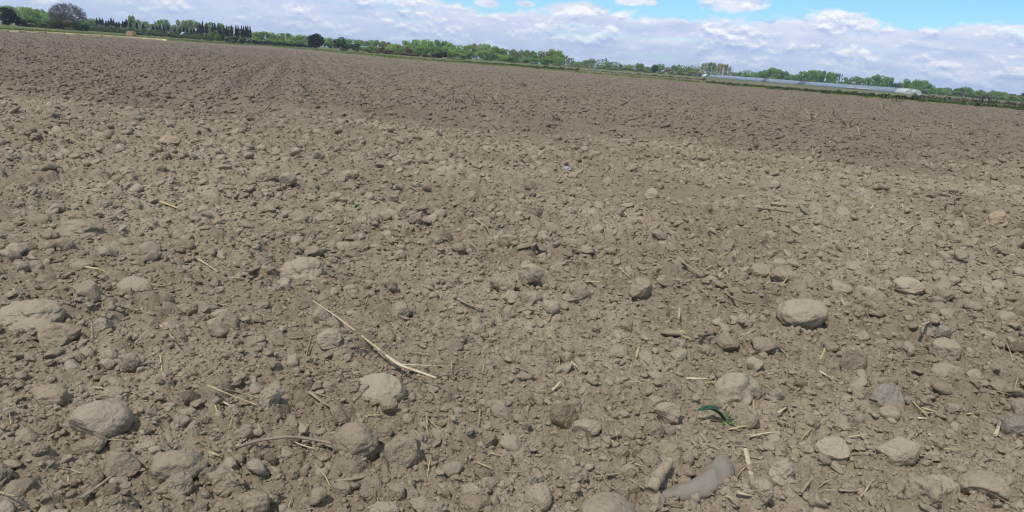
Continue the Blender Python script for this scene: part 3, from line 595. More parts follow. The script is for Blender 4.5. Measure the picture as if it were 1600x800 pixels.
L_([(1250, 771), (1267, 756)], 6, 't', up=.2); L_([(1310, 765), (1332, 767), (1350, 765)], 8, 't', 'maize_husk', 'brown rolled husk in front of the large pale wedge of stone', 'husk', .4); L_([(1344, 776), (1352, 769), (1359, 760)], 4, 's', up=.15); L_([(800, 571), (818, 577), (836, 586)], 9, 'd', 'maize_husk', 'flat dusty husk lying between the long stalk and the hollow torn husk', 'husk', .25); L_([(484, 612), (505, 629), (526, 640)], 9, 't', 'maize_husk', 'orange brown husk strip beside a brown clod left of the half buried stone', 'husk', .3); L_([(104, 733), (108, 752)], 6, 'p', 'straw', 'bleached curl of straw near the bottom left, under the broad smooth stone', 'straw', .4, up=.2); L_([(327, 706), (345, 713)], 8, 's', 'straw', 'tan frayed chip right of the big dusty egg-shaped stone', 'straw', .5); L_([(365, 700), (385, 685)], 4, 'p'); L_([(16, 460), (25, 443)], 3, 's'); L_([(400, 652), (411, 681)], 5, 's', 'straw', 'pale straw standing behind the long bent grey twig', 'straw', .5, up=.1); L_([(745, 722), (770, 733)], 4, 's'); L_([(665, 648), (670, 680)], 3, 's', wob=.03); L_([(750, 640), (748, 665)], 4, 't'); L_([(756, 560), (753, 585)], 6, 's', 'straw', 'frayed upright straw right of the forked end of the long stalk', 'straw', .4, up=.2); L_([(1120, 425), (1131, 410)], 7, 'd', 'stem_piece', 'upright grey stem piece left of the smooth grey oval stone', 'stem piece', .5, up=.2); L_([(1066, 408), (1095, 432)], 6, 'd'); L_([(915, 440), (938, 440)], 4, 'p'); L_([(968, 418), (985, 434)], 3, 's'); L_([(988, 492), (985, 517)], 3, 'd'); L_([(875, 455), (888, 437)], 4, 'd'); L_([(802, 490), (825, 482), (848, 488)], 3.5, 'd', 'root', 'low arched root crossing soil left of the dusty oval pebble', 'root', .9); L_([(953, 470), (970, 470)], 7, 'w', 'twig', 'short dark stub pointing at the angular pale clod', 'twig'); L_([(385, 425), (405, 418), (424, 408)], 9, 'd', 'stem_piece', 'grey stem piece with black shade beneath, left of the broad pale hump', 'stem piece', .5)
L_([(1155, 532), (1166, 523), (1181, 514)], 5, 't'); L_([(1158, 524), (1178, 516)], 3.5, 's'); L_([(1092, 525), (1118, 520)], 6, 'w', 'twig', 'dark twig touching the pale fibre tuft', 'twig')
# the hollow torn husk and the fibre tuft
c = gp(1058, 523); c[2] = float(Hgt(c[0], c[1])) + .006; root = empty('maize_husk', tuple(c)); tag(root, 'torn hollow yellow husk, dusty on its left half, behind the very broad grey stone', 'husk')
s_ = mpp(1058, 523); q = c + np.array([0, 0, .004])
bits(root, 'husk_body', [q + np.array([-26 * s_, .004, .004]), q + np.array([-14 * s_, 0, .01]), q + np.array([0, -.002, .01]), q + np.array([9 * s_, -.004, .008])], (3 * s_, 9 * s_, 8 * s_, 5 * s_), 'd', .55)
bits(root, 'husk_tip', [q + np.array([0, 0, .014]), q + np.array([8 * s_, 0, .018]), q + np.array([13 * s_, -.002, .010])], (4 * s_, 5 * s_, 1 * s_), 'y', .4); bits(root, 'husk_tip', [q + np.array([1 * s_, -.008, .006]), q + np.array([10 * s_, -.016, .004]), q + np.array([20 * s_, -.03, .0])], (2 * s_, 3 * s_, 1.2 * s_), 's', .5)
LITTER.append([root, c[0], c[1], .06, .02, 'y', 'x', None])
def tuft(px, py, w, n, m, name, label, cat, group=None, up=1.0):
    """splayed dry blades rooted in one spot; the stump is a part of its own"""
    s = mpp(px, py); g = gp(px, py); g[2] = float(Hgt(g[0], g[1])); L = w * s * .9
    root = empty(name, tuple(g)); V, Fq = [], []
    for k in range(n):
        a = random.uniform(0, 6.28); l = L * random.uniform(.35, .75); h = l * random.uniform(.3, 1.2) * up
        p0 = np.array([math.cos(a), math.sin(a), 0]) * L * .1 * random.random(); d = np.array([math.cos(a), math.sin(a), 0])
        Pq = [p0, p0 + d * l * .4 + np.array([0, 0, h * .7]), p0 + d * l * .8 + np.array([0, 0, h]), p0 + d * l * 1.05 + np.array([0, 0, h * random.uniform(.5, 1.1)])]
        v, f = tube(curve_pts(Pq, 6), np.linspace(1, .3, 6) * max(.0016, L * .03), .5, n=5); b = len(V); V += [tuple(x) for x in v]; Fq += [[i + b for i in q_] for q_ in f]
    link('blades', poly('blades', V, Fq, MS[m]), root)
    v, f = tube([(0, 0, -.02), (0.002, 0, L * .1), (.0, .002, L * .22)], (L * .09, L * .11, L * .05), .9, n=8); link('stump', poly('stump', v, f, M_dust if m != 'w' else M_twig), root)
    tag(root, label, cat, group); LITTER.append([root, g[0], g[1], L, .02, m, 'x' if label else None, None]); return root
tuft(1124, 512, 18, 14, 'y', 'fibre_tuft', 'pale frayed fibre tuft just behind a dusty oval stone', 'fibre tuft', up=.5)
STB = []
for px, py, w, m in ((1270, 190, 42, 's'), (1325, 197, 46, 'd'), (1485, 206, 30, 's'), (1318, 245, 26, 'w'), (1355, 238, 34, 'd'), (1400, 160, 30, 'w'), (1330, 305, 26, 'd'), (1338, 315, 22, 'y'), (1492, 318, 22, 't'), (742, 162, 40, 'd'), (770, 158, 30, 's'), (690, 158, 28, 'w'), (665, 172, 30, 'd'), (570, 155, 24, 'w'), (590, 248, 30, 't'), (382, 266, 26, 't'), (940, 175, 24, 'd'), (820, 140, 26, 'w'), (1080, 185, 26, 's'), (1180, 238, 32, 'w'), (1560, 225, 26, 's'), (1440, 180, 26, 'd'), (300, 128, 34, 'd'), (318, 110, 28, 'd'), (230, 150, 26, 'w'), (880, 240, 34, 'd'), (1225, 205, 30, 's'), (1505, 232, 28, 'd'), (470, 232, 28, 'w'), (190, 225, 30, 't'), (1140, 205, 24, 's'), (60, 180, 26, 's'), (1420, 215, 30, 's'), (1590, 200, 22, 'w'),
    (1255, 200, 30, 'w'), (1300, 186, 34, 'd'), (1345, 205, 36, 's'), (1290, 215, 30, 't'), (1365, 190, 28, 'w'), (1335, 222, 34, 't'), (1180, 175, 24, 'w'), (1460, 195, 30, 't'), (1515, 212, 30, 'w'), (1545, 195, 26, 'd'), (1380, 172, 24, 's'), (1230, 178, 24, 'd'), (755, 166, 34, 't'), (720, 168, 30, 'w'), (800, 172, 26, 'd'), (600, 165, 26, 't'), (865, 195, 26, 'w'), (1010, 190, 26, 't'), (1060, 215, 26, 'd'), (1270, 250, 30, 's'), (1400, 240, 28, 't'), (1450, 235, 26, 'w')):
    STB.append(tuft(px, py, w, random.randint(6, 11), m, 'maize_stubble', None, 'stubble', 'dead maize stubs scattered over the field', up=.8))
# smaller straws scattered between; the very small ones read as one litter
def scatter():
    g = random.Random(4)
    for _ in range(120):
        px = g.uniform(0, 1600); py = 95 + .0769 * (px - 800) + 60 + 600 * g.random() ** 1.1
        if py > 795: continue
        a = g.uniform(-.7, .7) if g.random() < .7 else g.uniform(-1.6, 1.6); l = (4 + (py - 100) * .018) * g.uniform(.7, 2.0); w = 1.4 + (py - 100) * .0035 * g.uniform(.5, 1.3)
        dx, dy = math.cos(a) * l, math.sin(a) * l * .7
        random.seed(_)
        piece([(px - dx, py - dy), (px, py + g.uniform(-1, 1) * l * .1), (px + dx, py + dy)], w, g.choice('sspdtyd'), up=g.choice((0, 0, 0, .2)), nn=7)
scatter()
def litter():
    g = np.random.default_rng(9); V, Fq = [], []
    for _ in range(6800):
        r = math.sqrt(g.uniform(1.2 ** 2, 34 ** 2)) if _ > 800 else g.uniform(1.3, 5); a = g.uniform(-.78, .78); x, y = r * math.sin(a), r * math.cos(a)
        if vnoise(np.array([x / 1.4]), np.array([y / 1.4]), 5)[0] + .12 * (x > .15 * y) < g.uniform(-.45, .35): continue
        l = g.uniform(.012, .05) * (1 + r / 16) ; b = g.uniform(0, 3.14); d = np.array([math.cos(b), math.sin(b), g.normal(0, .25)]) * l; c = np.array([x, y, 0.004])
        v, f = tube([c - d, c + np.array([0, 0, .15 * l]), c + d], np.array([1, .9, .6]) * max(.0012, l * .045), .5, n=4); o_ = len(V); V += [tuple(q) for q in v]; Fq += [[i + o_ for i in q] for q in f]
    V = np.array(V); k = len(V) // 14; ctr = V.reshape(-1, 14, 3)[:, :, :2].mean(1); V = V.reshape(-1, 14, 3); V[:, :, 2] += Hgt(ctr[:, 0], ctr[:, 1])[:, None]
    return poly('straw_litter', V.reshape(-1, 3), Fq, M_straw)
tag(link('straw_litter', litter()), kind='stuff')

# ------------------------------------------------------------------ seedling, scraps
def leaf_mat(name, col, dark):
    m, t, b, out = mat(name); o = t.node('ShaderNodeTexCoord').outputs['Object']
    t.put(b.inputs['Base Color'], t.mix(t.ramp(t.noise(o, 70, 3), .4, .65), col, dark)); b.inputs['Roughness'].default_value = .7; b.inputs['Specular IOR Level'].default_value = .2
    return m
M_leaf = leaf_mat('maize leaf', (.035, .10, .055), (.02, .06, .035)); M_leaf2 = leaf_mat('young leaf', (.10, .19, .06), (.06, .13, .04))
def blade(parent, Pts, wd, mt, name='leaf', fold=.35):
    Pq = curve_pts(Pts, 14); n = len(Pq); T = np.gradient(Pq, axis=0); V = []
    for k in range(n):
        t = T[k] / np.linalg.norm(T[k]); sd_ = np.cross(t, [0, 0, 1]); sd_ /= np.linalg.norm(sd_) + 1e-9; u = np.cross(sd_, t); w = wd * math.sin(math.pi * min(1, (k + 1.2) / (n + .2))) ** .7
        V += [Pq[k] - sd_ * w + u * w * fold, Pq[k] - u * .0004, Pq[k] + sd_ * w + u * w * fold]
    Fq = [[3 * k + j, 3 * k + j + 1, 3 * k + 4 + j, 3 * k + 3 + j] for k in range(n - 1) for j in (0, 1)]
    me = poly(name, V, Fq, mt); o = link(name, me, parent); md = o.modifiers.new('thickness', 'SOLIDIFY'); md.thickness = .0006; return o
g = gp(1131, 662); g[2] = float(Hgt(g[0], g[1])) - .002; s_ = mpp(1131, 660); root = empty('maize_seedling', tuple(g)); tag(root, 'small green maize seedling with one broad drooping dark leaf', 'seedling')
LITTER.append([root, g[0], g[1], .08, .02, 'n', 'x', None])
v, f = tube([(0, 0, -.01), (0, 0, .012), (.002, 0, .022)], (.0045, .004, .003), .9, n=8); link('stem', poly('stem', v, f, M_leaf2), root)
def sp(dx, dz, dy=0): return (dx * s_, dy * s_, dz * s_)
blade(root, [sp(0, 5), sp(-12, 20, -3), sp(-26, 27, -6), sp(-38, 26, -8), sp(-48, 24, -10)], .0125, M_leaf, fold=.75); blade(root, [sp(0, 4), sp(4, 14), sp(6, 24, 2)], .004, M_leaf2); blade(root, [sp(0, 4), sp(-5, 13, 3), sp(-6, 18, 3)], .0035, M_leaf2)
blade(root, [sp(2, 4), sp(9, 7, -8), sp(16, 8, -12)], .0045, M_leaf2); blade(root, [sp(0, 3), sp(-6, 4, -10), sp(-8, 3, -14)], .004, M_leaf2); blade(root, [sp(4, 4), sp(20, 12, 6), sp(30, 20, 10), sp(42, 26, 12), sp(48, 20, 14)], .0032, M_leaf)
# green scrap
g = gp(558, 315); g[2] = float(Hgt(g[0], g[1])); s_ = mpp(558, 315); root = empty('green_shoot', tuple(g)); tag(root, 'tiny bright green shoot or scrap alone in the left middle ground', 'green shoot'); LITTER.append([root, g[0], g[1], .03, .02, 'n', 'x', None])
M_green = leaf_mat('bright green', (.03, .25, .06), (.02, .15, .04))
blade(root, [sp(-4, 0), sp(0, 6), sp(5, 8)], 3.6 * s_, M_green); blade(root, [sp(4, 0), sp(1, 5), sp(-5, 6)], 3.4 * s_, M_green); blade(root, [sp(0, 0, -3), sp(0, 4, -3), sp(3, 5, -5)], 3.2 * s_, M_green)
# blue grey scrap of plastic
g = gp(886, 267); g[2] = float(Hgt(g[0], g[1])) + .006; s_ = mpp(886, 267); V = []; N = 7
for i in range(N):
    for j in range(N): V.append(((i / (N - 1) - .5) * 13 * s_ + .002 * math.sin(j * 2), (j / (N - 1) - .5) * 17 * s_, .007 * math.sin(i * 1.3 + j * .8) + .02 * j / N))
m_, t_, b_, o_ = mat('blue grey plastic'); t_.put(b_.inputs['Base Color'], t_.mix(t_.noise(t_.node('ShaderNodeTexCoord').outputs['Object'], 30), (.24, .25, .275), (.28, .285, .30))); b_.inputs['Roughness'].default_value = .5
o = link('plastic_scrap', poly('plastic_scrap', V, [[i * N + j, i * N + j + 1, i * N + N + j + 1, i * N + N + j] for i in range(N - 1) for j in range(N - 1)], m_)); o.location = g; md = o.modifiers.new('thickness', 'SOLIDIFY'); md.thickness = .001
tag(o, 'small blue grey scrap of plastic lying in the middle of the field', 'plastic scrap'); LITTER.append([o, g[0], g[1], .05, .02, 'u', 'x', None])

# ------------------------------------------------------------------ beyond the field
HZ = lambda px: 95 + 0.0769 * (px - 800)
EX = np.array([-500, -250, 0, 100, 200, 300, 400, 500, 600, 700, 800, 900, 1000, 1100, 1200, 1300, 1400, 1500, 1600, 1850, 2100.])
EY = np.array([12, 28, 45.5, 51, 57, 64.5, 70.5, 79, 89, 97, 104, 112.5, 121, 129, 137.5, 146, 154, 162, 170, 190, 209.])
def edge_D(px): return CAM_H * FPX / max(np.interp(px, EX, EY) - HZ(px), 3)
# the air: far things fade a little towards blue
hz_me = bpy.data.meshes.new('haze'); bm = bmesh.new(); bmesh.ops.create_cube(bm, size=1); bm.to_mesh(hz_me); bm.free()
haze = link('haze', hz_me); haze.scale = (2100, 2100, 26); haze.location = (0, 0, 11); tag(haze, kind='stuff')
hm = bpy.data.materials.new('haze'); hm.use_nodes = True; ht = NT(hm.node_tree); ht.n.clear(); pv = ht.node('ShaderNodeVolumePrincipled'); pv.inputs['Color'].default_value = (.72, .84, 1, 1); pv.inputs['Density'].default_value = .0004; pv.inputs['Anisotropy'].default_value = 0.2
ho = ht.node('ShaderNodeOutputMaterial'); ht.l.new(pv.outputs[0], ho.inputs['Volume']); hz_me.materials.append(hm)
def terr(D, De): return 0.3 * np.clip((D - De) / 25, 0, 1)
def terr_at(px, D): return float(terr(D, edge_D(px)))
def base_pt(px, D, z=None):
    p = far(px, HZ(px) + 1, D); p[2] = terr_at(px, D) if z is None else z; return p
def flat_mat(name, cols, scale, rough_=.95, detail=5):
    m, t, b, out = mat(name); g = t.node('ShaderNodeNewGeometry').outputs['Position']
    n = t.noise(g, scale, detail, .6); n2_ = t.noise(g, scale * .12, 3, .6)
    c = t.mix(t.ramp(n, .38, .62), cols[0], cols[1]); c = t.mix(t.ramp(n2_, .45, .62), c, cols[2]); t.put(b.inputs['Base Color'], c); b.inputs['Roughness'].default_value = rough_
    return m
M_grass = flat_mat('grassland', ((.07, .105, .032), (.115, .145, .048), (.15, .145, .07)), .25); M_dry = flat_mat('dry verge', ((.42, .36, .22), (.27, .26, .12), (.50, .42, .26)), .8)
M_track = flat_mat('dirt track', ((.17, .14, .105), (.22, .185, .14), (.12, .11, .06)), .3)
pxs = np.linspace(-500, 2100, 261)
def strip(name, offs, mt, dz=0.0, p0=-500, p1=2100):
    V, Fq = [], []; xs = [p for p in pxs if p0 <= p <= p1]; n = len(offs)
    for i, px in enumerate(xs):
        De = edge_D(px); j = 1.2 * math.sin(px * .21) + .8 * math.sin(px * .083 + 1)
        for o_ in offs:
            D = De + o_ + (j if o_ < 60 else 0); p = far(px, HZ(px) + 1, D); V.append((p[0], p[1], float(terr(D, De)) + (dz if o_ != offs[0] else -.06)))
    for i in range(len(xs) - 1):
        for k in range(n - 1): Fq.append([i * n + k, (i + 1) * n + k, (i + 1) * n + k + 1, i * n + k + 1])
    return tag(link(name, poly(name, V, Fq, mt)), kind='structure')
strip('grassland', [-.3, 0, 1, 4, 10, 16, 26, 60, 150, 400, 780], M_grass, .12)
strip('verge', [-1.3, -1.0, 0, 1.0, 1.8], M_dry, .17, -500, 260)
strip('track', [2.7, 3, 6, 11, 18, 28], M_track, .20, 880, 2100)

# --- foliage
def foliage_mat(name, transl=.4):
    m, t, b, out = mat(name); oi = t.node('ShaderNodeObjectInfo'); a = t.node('ShaderNodeAttribute', attribute_name='tint')
    c = t.mix(t.math('MULTIPLY_ADD', a.outputs['Fac'], .9, 0.0), oi.outputs['Color'], t.mix(1.0, oi.outputs['Color'], (1.9, 1.6, 1.25), 'MULTIPLY'))
    t.put(b.inputs['Base Color'], c); b.inputs['Roughness'].default_value = .7
    tr = t.node('ShaderNodeBsdfTranslucent'); t.put(tr.inputs[0], c); mx = t.node('ShaderNodeMixShader'); mx.inputs[0].default_value = transl
    t.l.new(b.outputs[0], mx.inputs[1]); t.l.new(tr.outputs[0], mx.inputs[2]); t.l.new(mx.outputs[0], out.inputs[0]); return m
M_fol = foliage_mat('tree leaves'); 
M_bark = flat_mat('bark', ((.12, .10, .08), (.19, .165, .135), (.09, .075, .06)), 3.0); M_palebark = flat_mat('pale bark', ((.36, .34, .29), (.27, .25, .21), (.42, .39, .33)), 3.0)
def leaves(C3, size, g, up=.3):
    """one small four-cornered leaf clump per centre"""
    n = len(C3); a = g.normal(size=(n, 3)); a /= np.linalg.norm(a, axis=1)[:, None]; b = g.normal(size=(n, 3)); b -= (a * b).sum(1)[:, None] * a; b /= np.linalg.norm(b, axis=1)[:, None]
    s = size * g.uniform(.6, 1.4, n)[:, None]
    V = np.stack([C3 - a * s, C3 - b * s * .6, C3 + a * s, C3 + b * s * .6], 1).reshape(-1, 3)
    return V, np.arange(4 * n).reshape(-1, 4)
def crown_mesh(name, kind, seed):
    g = np.random.default_rng(seed); Cs = []
    if kind in ('round', 'dense', 'bush'):
        z0 = {'round': .05, 'dense': .24, 'bush': .0}[kind]; nl = {'round': 15, 'dense': 12, 'bush': 10}[kind]; N = {'round': 2000, 'dense': 2200, 'bush': 1300}[kind]
        for k in range(nl):
            zc = z0 + (1 - z0) * g.uniform(.12, .86); t = (zc - z0) / (1 - z0); prof = math.sin(math.pi * min(.97, max(.05, t * .82 + .14))) ** .6
            if kind == 'bush': prof = (1 - t ** 2) ** .5
            a = g.uniform(0, 6.28); rr_ = .5 * prof * g.uniform(.3, .82); rl = g.uniform(.13, .22)
            m_ = N // nl; q = g.normal(size=(m_, 3)); q /= np.linalg.norm(q, axis=1)[:, None]; q *= (g.uniform(.25, 1, m_) ** .45)[:, None]
            Cs.append(np.c_[rr_ * math.cos(a) + q[:, 0] * rl, rr_ * math.sin(a) + q[:, 1] * rl, np.clip(zc + q[:, 2] * rl * (.85 if kind != 'bush' else 1.0), 0.01, 1)])
        size = {'round': .042, 'dense': .038, 'bush': .05}[kind]
    if kind == 'dense':                                       # one close rounded head
        m_ = 2200; q = g.normal(size=(m_, 3)); q /= np.linalg.norm(q, axis=1)[:, None]; bump_ = 1 + .12 * sines(q, 2.6, 5, g); q *= (g.uniform(.2, 1, m_) ** .4 * bump_)[:, None]
        Cs = [np.c_[q[:, 0] * .5, q[:, 1] * .5, .58 + q[:, 2] * .41]]
    elif kind == 'poplar':
        for k in range(16):
            zc = g.uniform(.12, .93); rl = g.uniform(.10, .2) * (1.15 - zc * .6); a = g.uniform(0, 6.28); m_ = 50; q = g.normal(size=(m_, 3)) * .5
            Cs.append(np.c_[.24 * math.cos(a) * g.uniform(.2, 1) + q[:, 0] * rl * 1.4, .24 * math.sin(a) + q[:, 1] * rl * 1.4, np.clip(zc + q[:, 2] * rl * .8, .03, 1)])
        size = .05
    elif kind.startswith('cypress'):
        n = 700; z = g.uniform(.0, 1, n); w = .5 * np.clip(1.25 * (1 - z) ** .75, 0, .8) * np.clip(z * 6 + .35, 0, 1) * (.75 + .3 * np.sin(z * 17 + g.uniform(0, 6))); a = g.uniform(0, 6.28, n); r = w * g.uniform(.3, 1, n) ** .5
        Cs.append(np.c_[r * np.cos(a), r * np.sin(a), (.56 + .44 * z if kind == 'cypress' else .36 + .64 * z)]); size = .085
    Cc = np.concatenate(Cs); lo = Cc[:, :2].min(0); hi = Cc[:, :2].max(0); Cc[:, :2] = (Cc[:, :2] - (lo + hi) / 2) / max(hi - lo)
    if not kind.startswith('cypress'): Cc[:, 2] *= 1.0 / Cc[:, 2].max()
    V, Fq = leaves(Cc, size, g); t = np.repeat(np.clip(g.normal(.4, .3, len(Cc)), 0, 1), 4)
    return mesh_np(name, V, Fq, M_fol, False, t)
def trunk_mesh(name, seed, hgt, r, mt, limbs=5):
    g = np.random.default_rng(seed); P = [np.array([0, 0, -.02])]
    for k in range(5): P.append(P[-1] + np.array([g.normal(0, .012), g.normal(0, .012), hgt / 5]))
    V, Fq = tube(curve_pts(P, 8), np.linspace(r, r * .45, 8), 1, n=6); V = [tuple(v) for v in V]
    for k in range(limbs):
        z = hgt * g.uniform(.4, .95); a = g.uniform(0, 6.28); l = g.uniform(.15, .32); q = np.array([0, 0, z]); e = q + np.array([math.cos(a) * l, math.sin(a) * l, l * g.uniform(.5, 1.0)])
        v, f = tube([q, (q + e) / 2 + np.array([0, 0, .01]), e], np.array([.45, .3, .12]) * r, 1, n=5); b = len(V); V += [tuple(x) for x in v]; Fq += [[i + b for i in q_] for q_ in f]
    return poly(name, V, Fq, mt)
CR = {k: [crown_mesh('crown', k, 40 * i + s) for s in range(n)] for i, (k, n) in enumerate((('round', 6), ('dense', 3), ('bush', 5), ('poplar', 5), ('cypress', 5), ('cypressb', 5)))}
TRC = trunk_mesh('trunk', 30, .8, .045, M_bark, 0)
TR = {'cypressb': [TRC], 'round': [trunk_mesh('trunk', s, .7, .028, M_bark, 6) for s in range(3)], 'dense': [trunk_mesh('trunk', 9, .6, .035, M_bark, 6)], 'bush': [trunk_mesh('stem', 5 + s, .6, .03, M_bark, 7) for s in range(2)],
      'poplar': [trunk_mesh('trunk', 20 + s, .85, .02, M_palebark, 5) for s in range(3)], 'cypress': [TRC]}
TREES = []
def tree(px, top, w, D, kind, col, name='tree', label=None, cat='tree', group=None, ms=None, base_z=None):
    p = base_pt(px, D, base_z); t = far(px, top, D); h = max((t[2] - p[2]) * (1.1 if kind in ('round', 'bush') else 1.0), .3); wd = w * D / FPX * (1.15 if kind == 'round' else 1.0)
    root = empty(name, tuple(p)); rz = random.uniform(0, 6.28)
    c = link('crown', random.choice(CR[kind]), root); c.scale = (wd, wd, h); c.rotation_euler.z = rz; v = random.uniform(.85, 1.15); v *= 1.25 if kind == 'round' else 1.0; c.color = (col[0] * v * random.uniform(.93, 1.07), col[1] * v, col[2] * v, 1)
    k = link('trunk' if kind != 'bush' else 'stem', random.choice(TR[kind]), root); kw = max(min(wd, h * .8), h * .25); k.scale = (kw, kw, h); k.rotation_euler.z = rz
    tag(root, label, cat, group); TREES.append([root, px, top, w, D, kind, label]); return root
LG, MG, DG, YG, NAVY, BR, OL = (.17, .28, .08), (.115, .215, .07), (.055, .09, .04), (.22, .25, .09), (.016, .025, .025), (.16, .125, .09), (.09, .11, .045)
random.seed(21)
# left: wooded slope, dark clump, hedge, the big leafless tree
def row(items, D, kind, col, name, group, dj=12, cat='tree'):
    out = []
    for it in items:
        px, top, w = it[:3]; out.append(tree(px, top, w, D + random.uniform(-dj, dj), it[4] if len(it) > 4 else kind, it[3] if len(it) > 3 else col, name, None, cat, group))
    return out
G_slope = row([(-8, 11, 17), (6, 12, 16), (19, 11.5, 16), (31, 12.5, 16), (43, 13.5, 15), (54, 15, 15), (65, 17, 14), (75, 19.5, 14), (84, 21.5, 13), (92, 24, 12), (25, 17, 15), (47, 19, 15), (68, 23, 14)], 320, 'round', LG, 'tree', 'trees of the wooded slope at the far left')
tree(4, 14, 32, 165, 'bush', NAVY, 'dark_bush', 'tallest dark evergreen bush at the left end of the field edge', 'bush'); tree(24, 22, 22, 165, 'bush', NAVY, 'dark_bush', 'lower dark evergreen bush next to the tallest one at the left end', 'bush')
row([(38, 31, 20), (50, 29, 18, MG), (62, 33, 18), (76, 34, 20), (89, 32, 20, OL), (102, 33, 22, BR), (116, 34, 18), (130, 35.5, 18, MG), (128, 40, 20, NAVY)], 168, 'bush', DG, 'bush', 'bushes round the foot of the leafless tree', 6, 'bush')
def bare_tree(px, top, w, D, col, label, dens=1.0):
    g = random.Random(px); p = base_pt(px, D); h = far(px, top, D)[2] - p[2]; wd = w * D / FPX; root = empty('leafless_tree', tuple(p)); V, Fq, V2_, F2_ = [], [], [], []
    def seg(a, b, r0, r1, tw):
        v, f = tube([a, (a + b) / 2 + np.array([g.gauss(0, 1), g.gauss(0, 1), g.gauss(0, 1)]) * .02 * h * .3, b], (r0, (r0 + r1) / 2, r1), 1, n=4 if tw else 6, closed=False); L_v, L_f = (V2_, F2_) if tw else (V, Fq); o_ = len(L_v); L_v += [tuple(x) for x in v]; L_f += [[i + o_ for i in q] for q in f]
    def grow(a, d, l, r, lv):
        b = a + d * l; seg(a, b, r, r * .7, lv >= 2)
        if lv == 5: return
        for _ in range((5, 4, 4, 3, 3)[lv] if dens >= 1 else 2 + (lv < 3)):
            n = d + np.array([g.gauss(0, 1), g.gauss(0, 1), g.gauss(.12, .8)]) * (.75 if lv else .62); n /= np.linalg.norm(n); grow(a + d * l * g.uniform(.55, 1), n, l * g.uniform(.62, .85), max(r * .55, .012 * D / 190), lv + 1)
    grow(np.array([0, 0, -.1]), np.array([0, 0, 1.0]), h * .26, h * .034, 0)
    for L_v in (V, V2_):
        for i, q in enumerate(L_v):
            L_v[i] = q
    if dens >= 1:                                             # the fine outer twigs of the dome
        for _ in range(2000):
            q = np.array([g.gauss(0, 1), g.gauss(0, 1), g.gauss(0, 1)]); q /= np.linalg.norm(q); rad_ = g.uniform(.35, 1) ** .5
            c_ = np.array([0, 0, .54 * h]) + q * rad_ * np.array([.5 * wd, .5 * wd, .44 * h]); d = q * .6 + np.array([g.gauss(0, .5), g.gauss(0, .5), g.gauss(.25, .5)]); d /= np.linalg.norm(d)
            seg(c_ - d * h * .05, c_ + d * h * .05, .03, .018, True)
    A = np.array(V2_); ext = max(np.quantile(np.abs(A[:, :2]), .99), .1); kz = h / A[:, 2].max(); kx = wd / 2 / ext
    me1 = poly('trunk', [(x * kx, y * kx, z * kz) for x, y, z in V], Fq, M_bark); me2 = poly('twigs', [(x * kx, y * kx, z * kz) for x, y, z in V2_], F2_, col)
    link('trunk', me1, root); link('twigs', me2, root); tag(root, label, 'tree'); TREES.append([root, px, top, w, D, 'bare', label]); return root
M_twg = flat_mat('purple brown twigs', ((.085, .068, .068), (.12, .095, .09), (.07, .058, .06)), 1.0); M_twg2 = flat_mat('pale twigs', ((.28, .26, .2), (.22, .2, .15), (.3, .28, .22)), 1.0)
bare_tree(107, 4, 40, 185, M_twg, 'big round leafless purple brown tree towering over its neighbours on the left')
# pale trees behind, the row of small cypresses, the green bank before them
row([(140, 30.5, 14), (152, 31.5, 13), (164, 36, 12), (177, 38, 12), (190, 39, 12), (205, 26.5, 10, MG), (214, 32, 10), (227, 35, 11), (238, 39, 10), (247, 33, 11), (258, 33, 12, MG), (271, 40, 11), (283, 33.5, 12), (293, 33, 12), (303, 33.5, 12), (313, 38, 10), (323, 38, 10), (333, 37, 10, MG), (346, 38.5, 12), (360, 43, 11), (372, 46, 10), (384, 49, 10), (394, 51, 10)], 330, 'round', (.14, .215, .085), 'tree', 'pale green trees behind the cypress row')
cy = [(152, 28.5), (157, 28.5), (161, 29.5), (166, 33), (170, 32), (174.5, 28.5), (178, 31), (182.5, 35), (186.5, 34.5), (192.5, 33.5), (195.5, 34), (198, 30), (204.5, 33), (214.5, 36.5), (224, 37), (240, 39), (245.5, 40.5), (250.5, 38.5), (256, 41.5), (263, 39.5), (274, 44), (281, 45), (287.5, 42), (293, 43.5), (299, 45), (304, 45), (309, 46), (313, 36), (317, 34), (323, 37), (332.5, 37.5), (336, 37), (341, 38), (345, 43), (350.5, 40), (354, 41), (357, 44), (362, 40), (369, 40), (372.5, 40.5), (377.5, 41), (381, 42), (384.5, 40.5), (387.5, 41), (391, 42)]
for px, top in cy: tree(px, top, 3.6 if px < 312 else 4.6, 225 + random.uniform(-4, 4), 'cypress' if px < 312 else 'cypressb', NAVY, 'cypress', None, 'cypress', 'small dark cypresses standing in a row')
def hedge(name, px0, px1, tops, D, col, label, depth=2.5, dens=9, fol=None):
    """one leafy hedge running along a line of photo positions"""
    g = np.random.default_rng(int(px0)); Cs = []
    root = empty(name, tuple(base_pt((px0 + px1) / 2, D((px0 + px1) / 2)))); o0 = np.array(root.location)
    for px in np.arange(px0, px1, 1.0):
        d = D(px); h = max(far(px, np.interp(px, *zip(*tops)), d)[2] - terr_at(px, d), .25) * (.8 + .3 * math.sin(px * .37) * math.sin(px * .11 + 2) + .12 * g.random())
        n = int(dens * 1.8); dd = d + g.uniform(-depth, depth, n) * .5; x = px + g.uniform(-.7, .7, n)
        for k in range(n):
            p = base_pt(x[k], dd[k]); p[2] += h * g.uniform(.0, 1) ** .8; Cs.append(p - o0)
    V, Fq = leaves(np.array(Cs), .17, g); o = link('foliage', mesh_np('foliage', V, Fq, M_fol, False, np.repeat(np.clip(g.normal(.35, .3, len(Cs)), 0, 1), 4)), root); o.color = (*col, 1)
    tag(root, label, 'hedge'); return root
ed = lambda o: (lambda px: edge_D(px) + o)
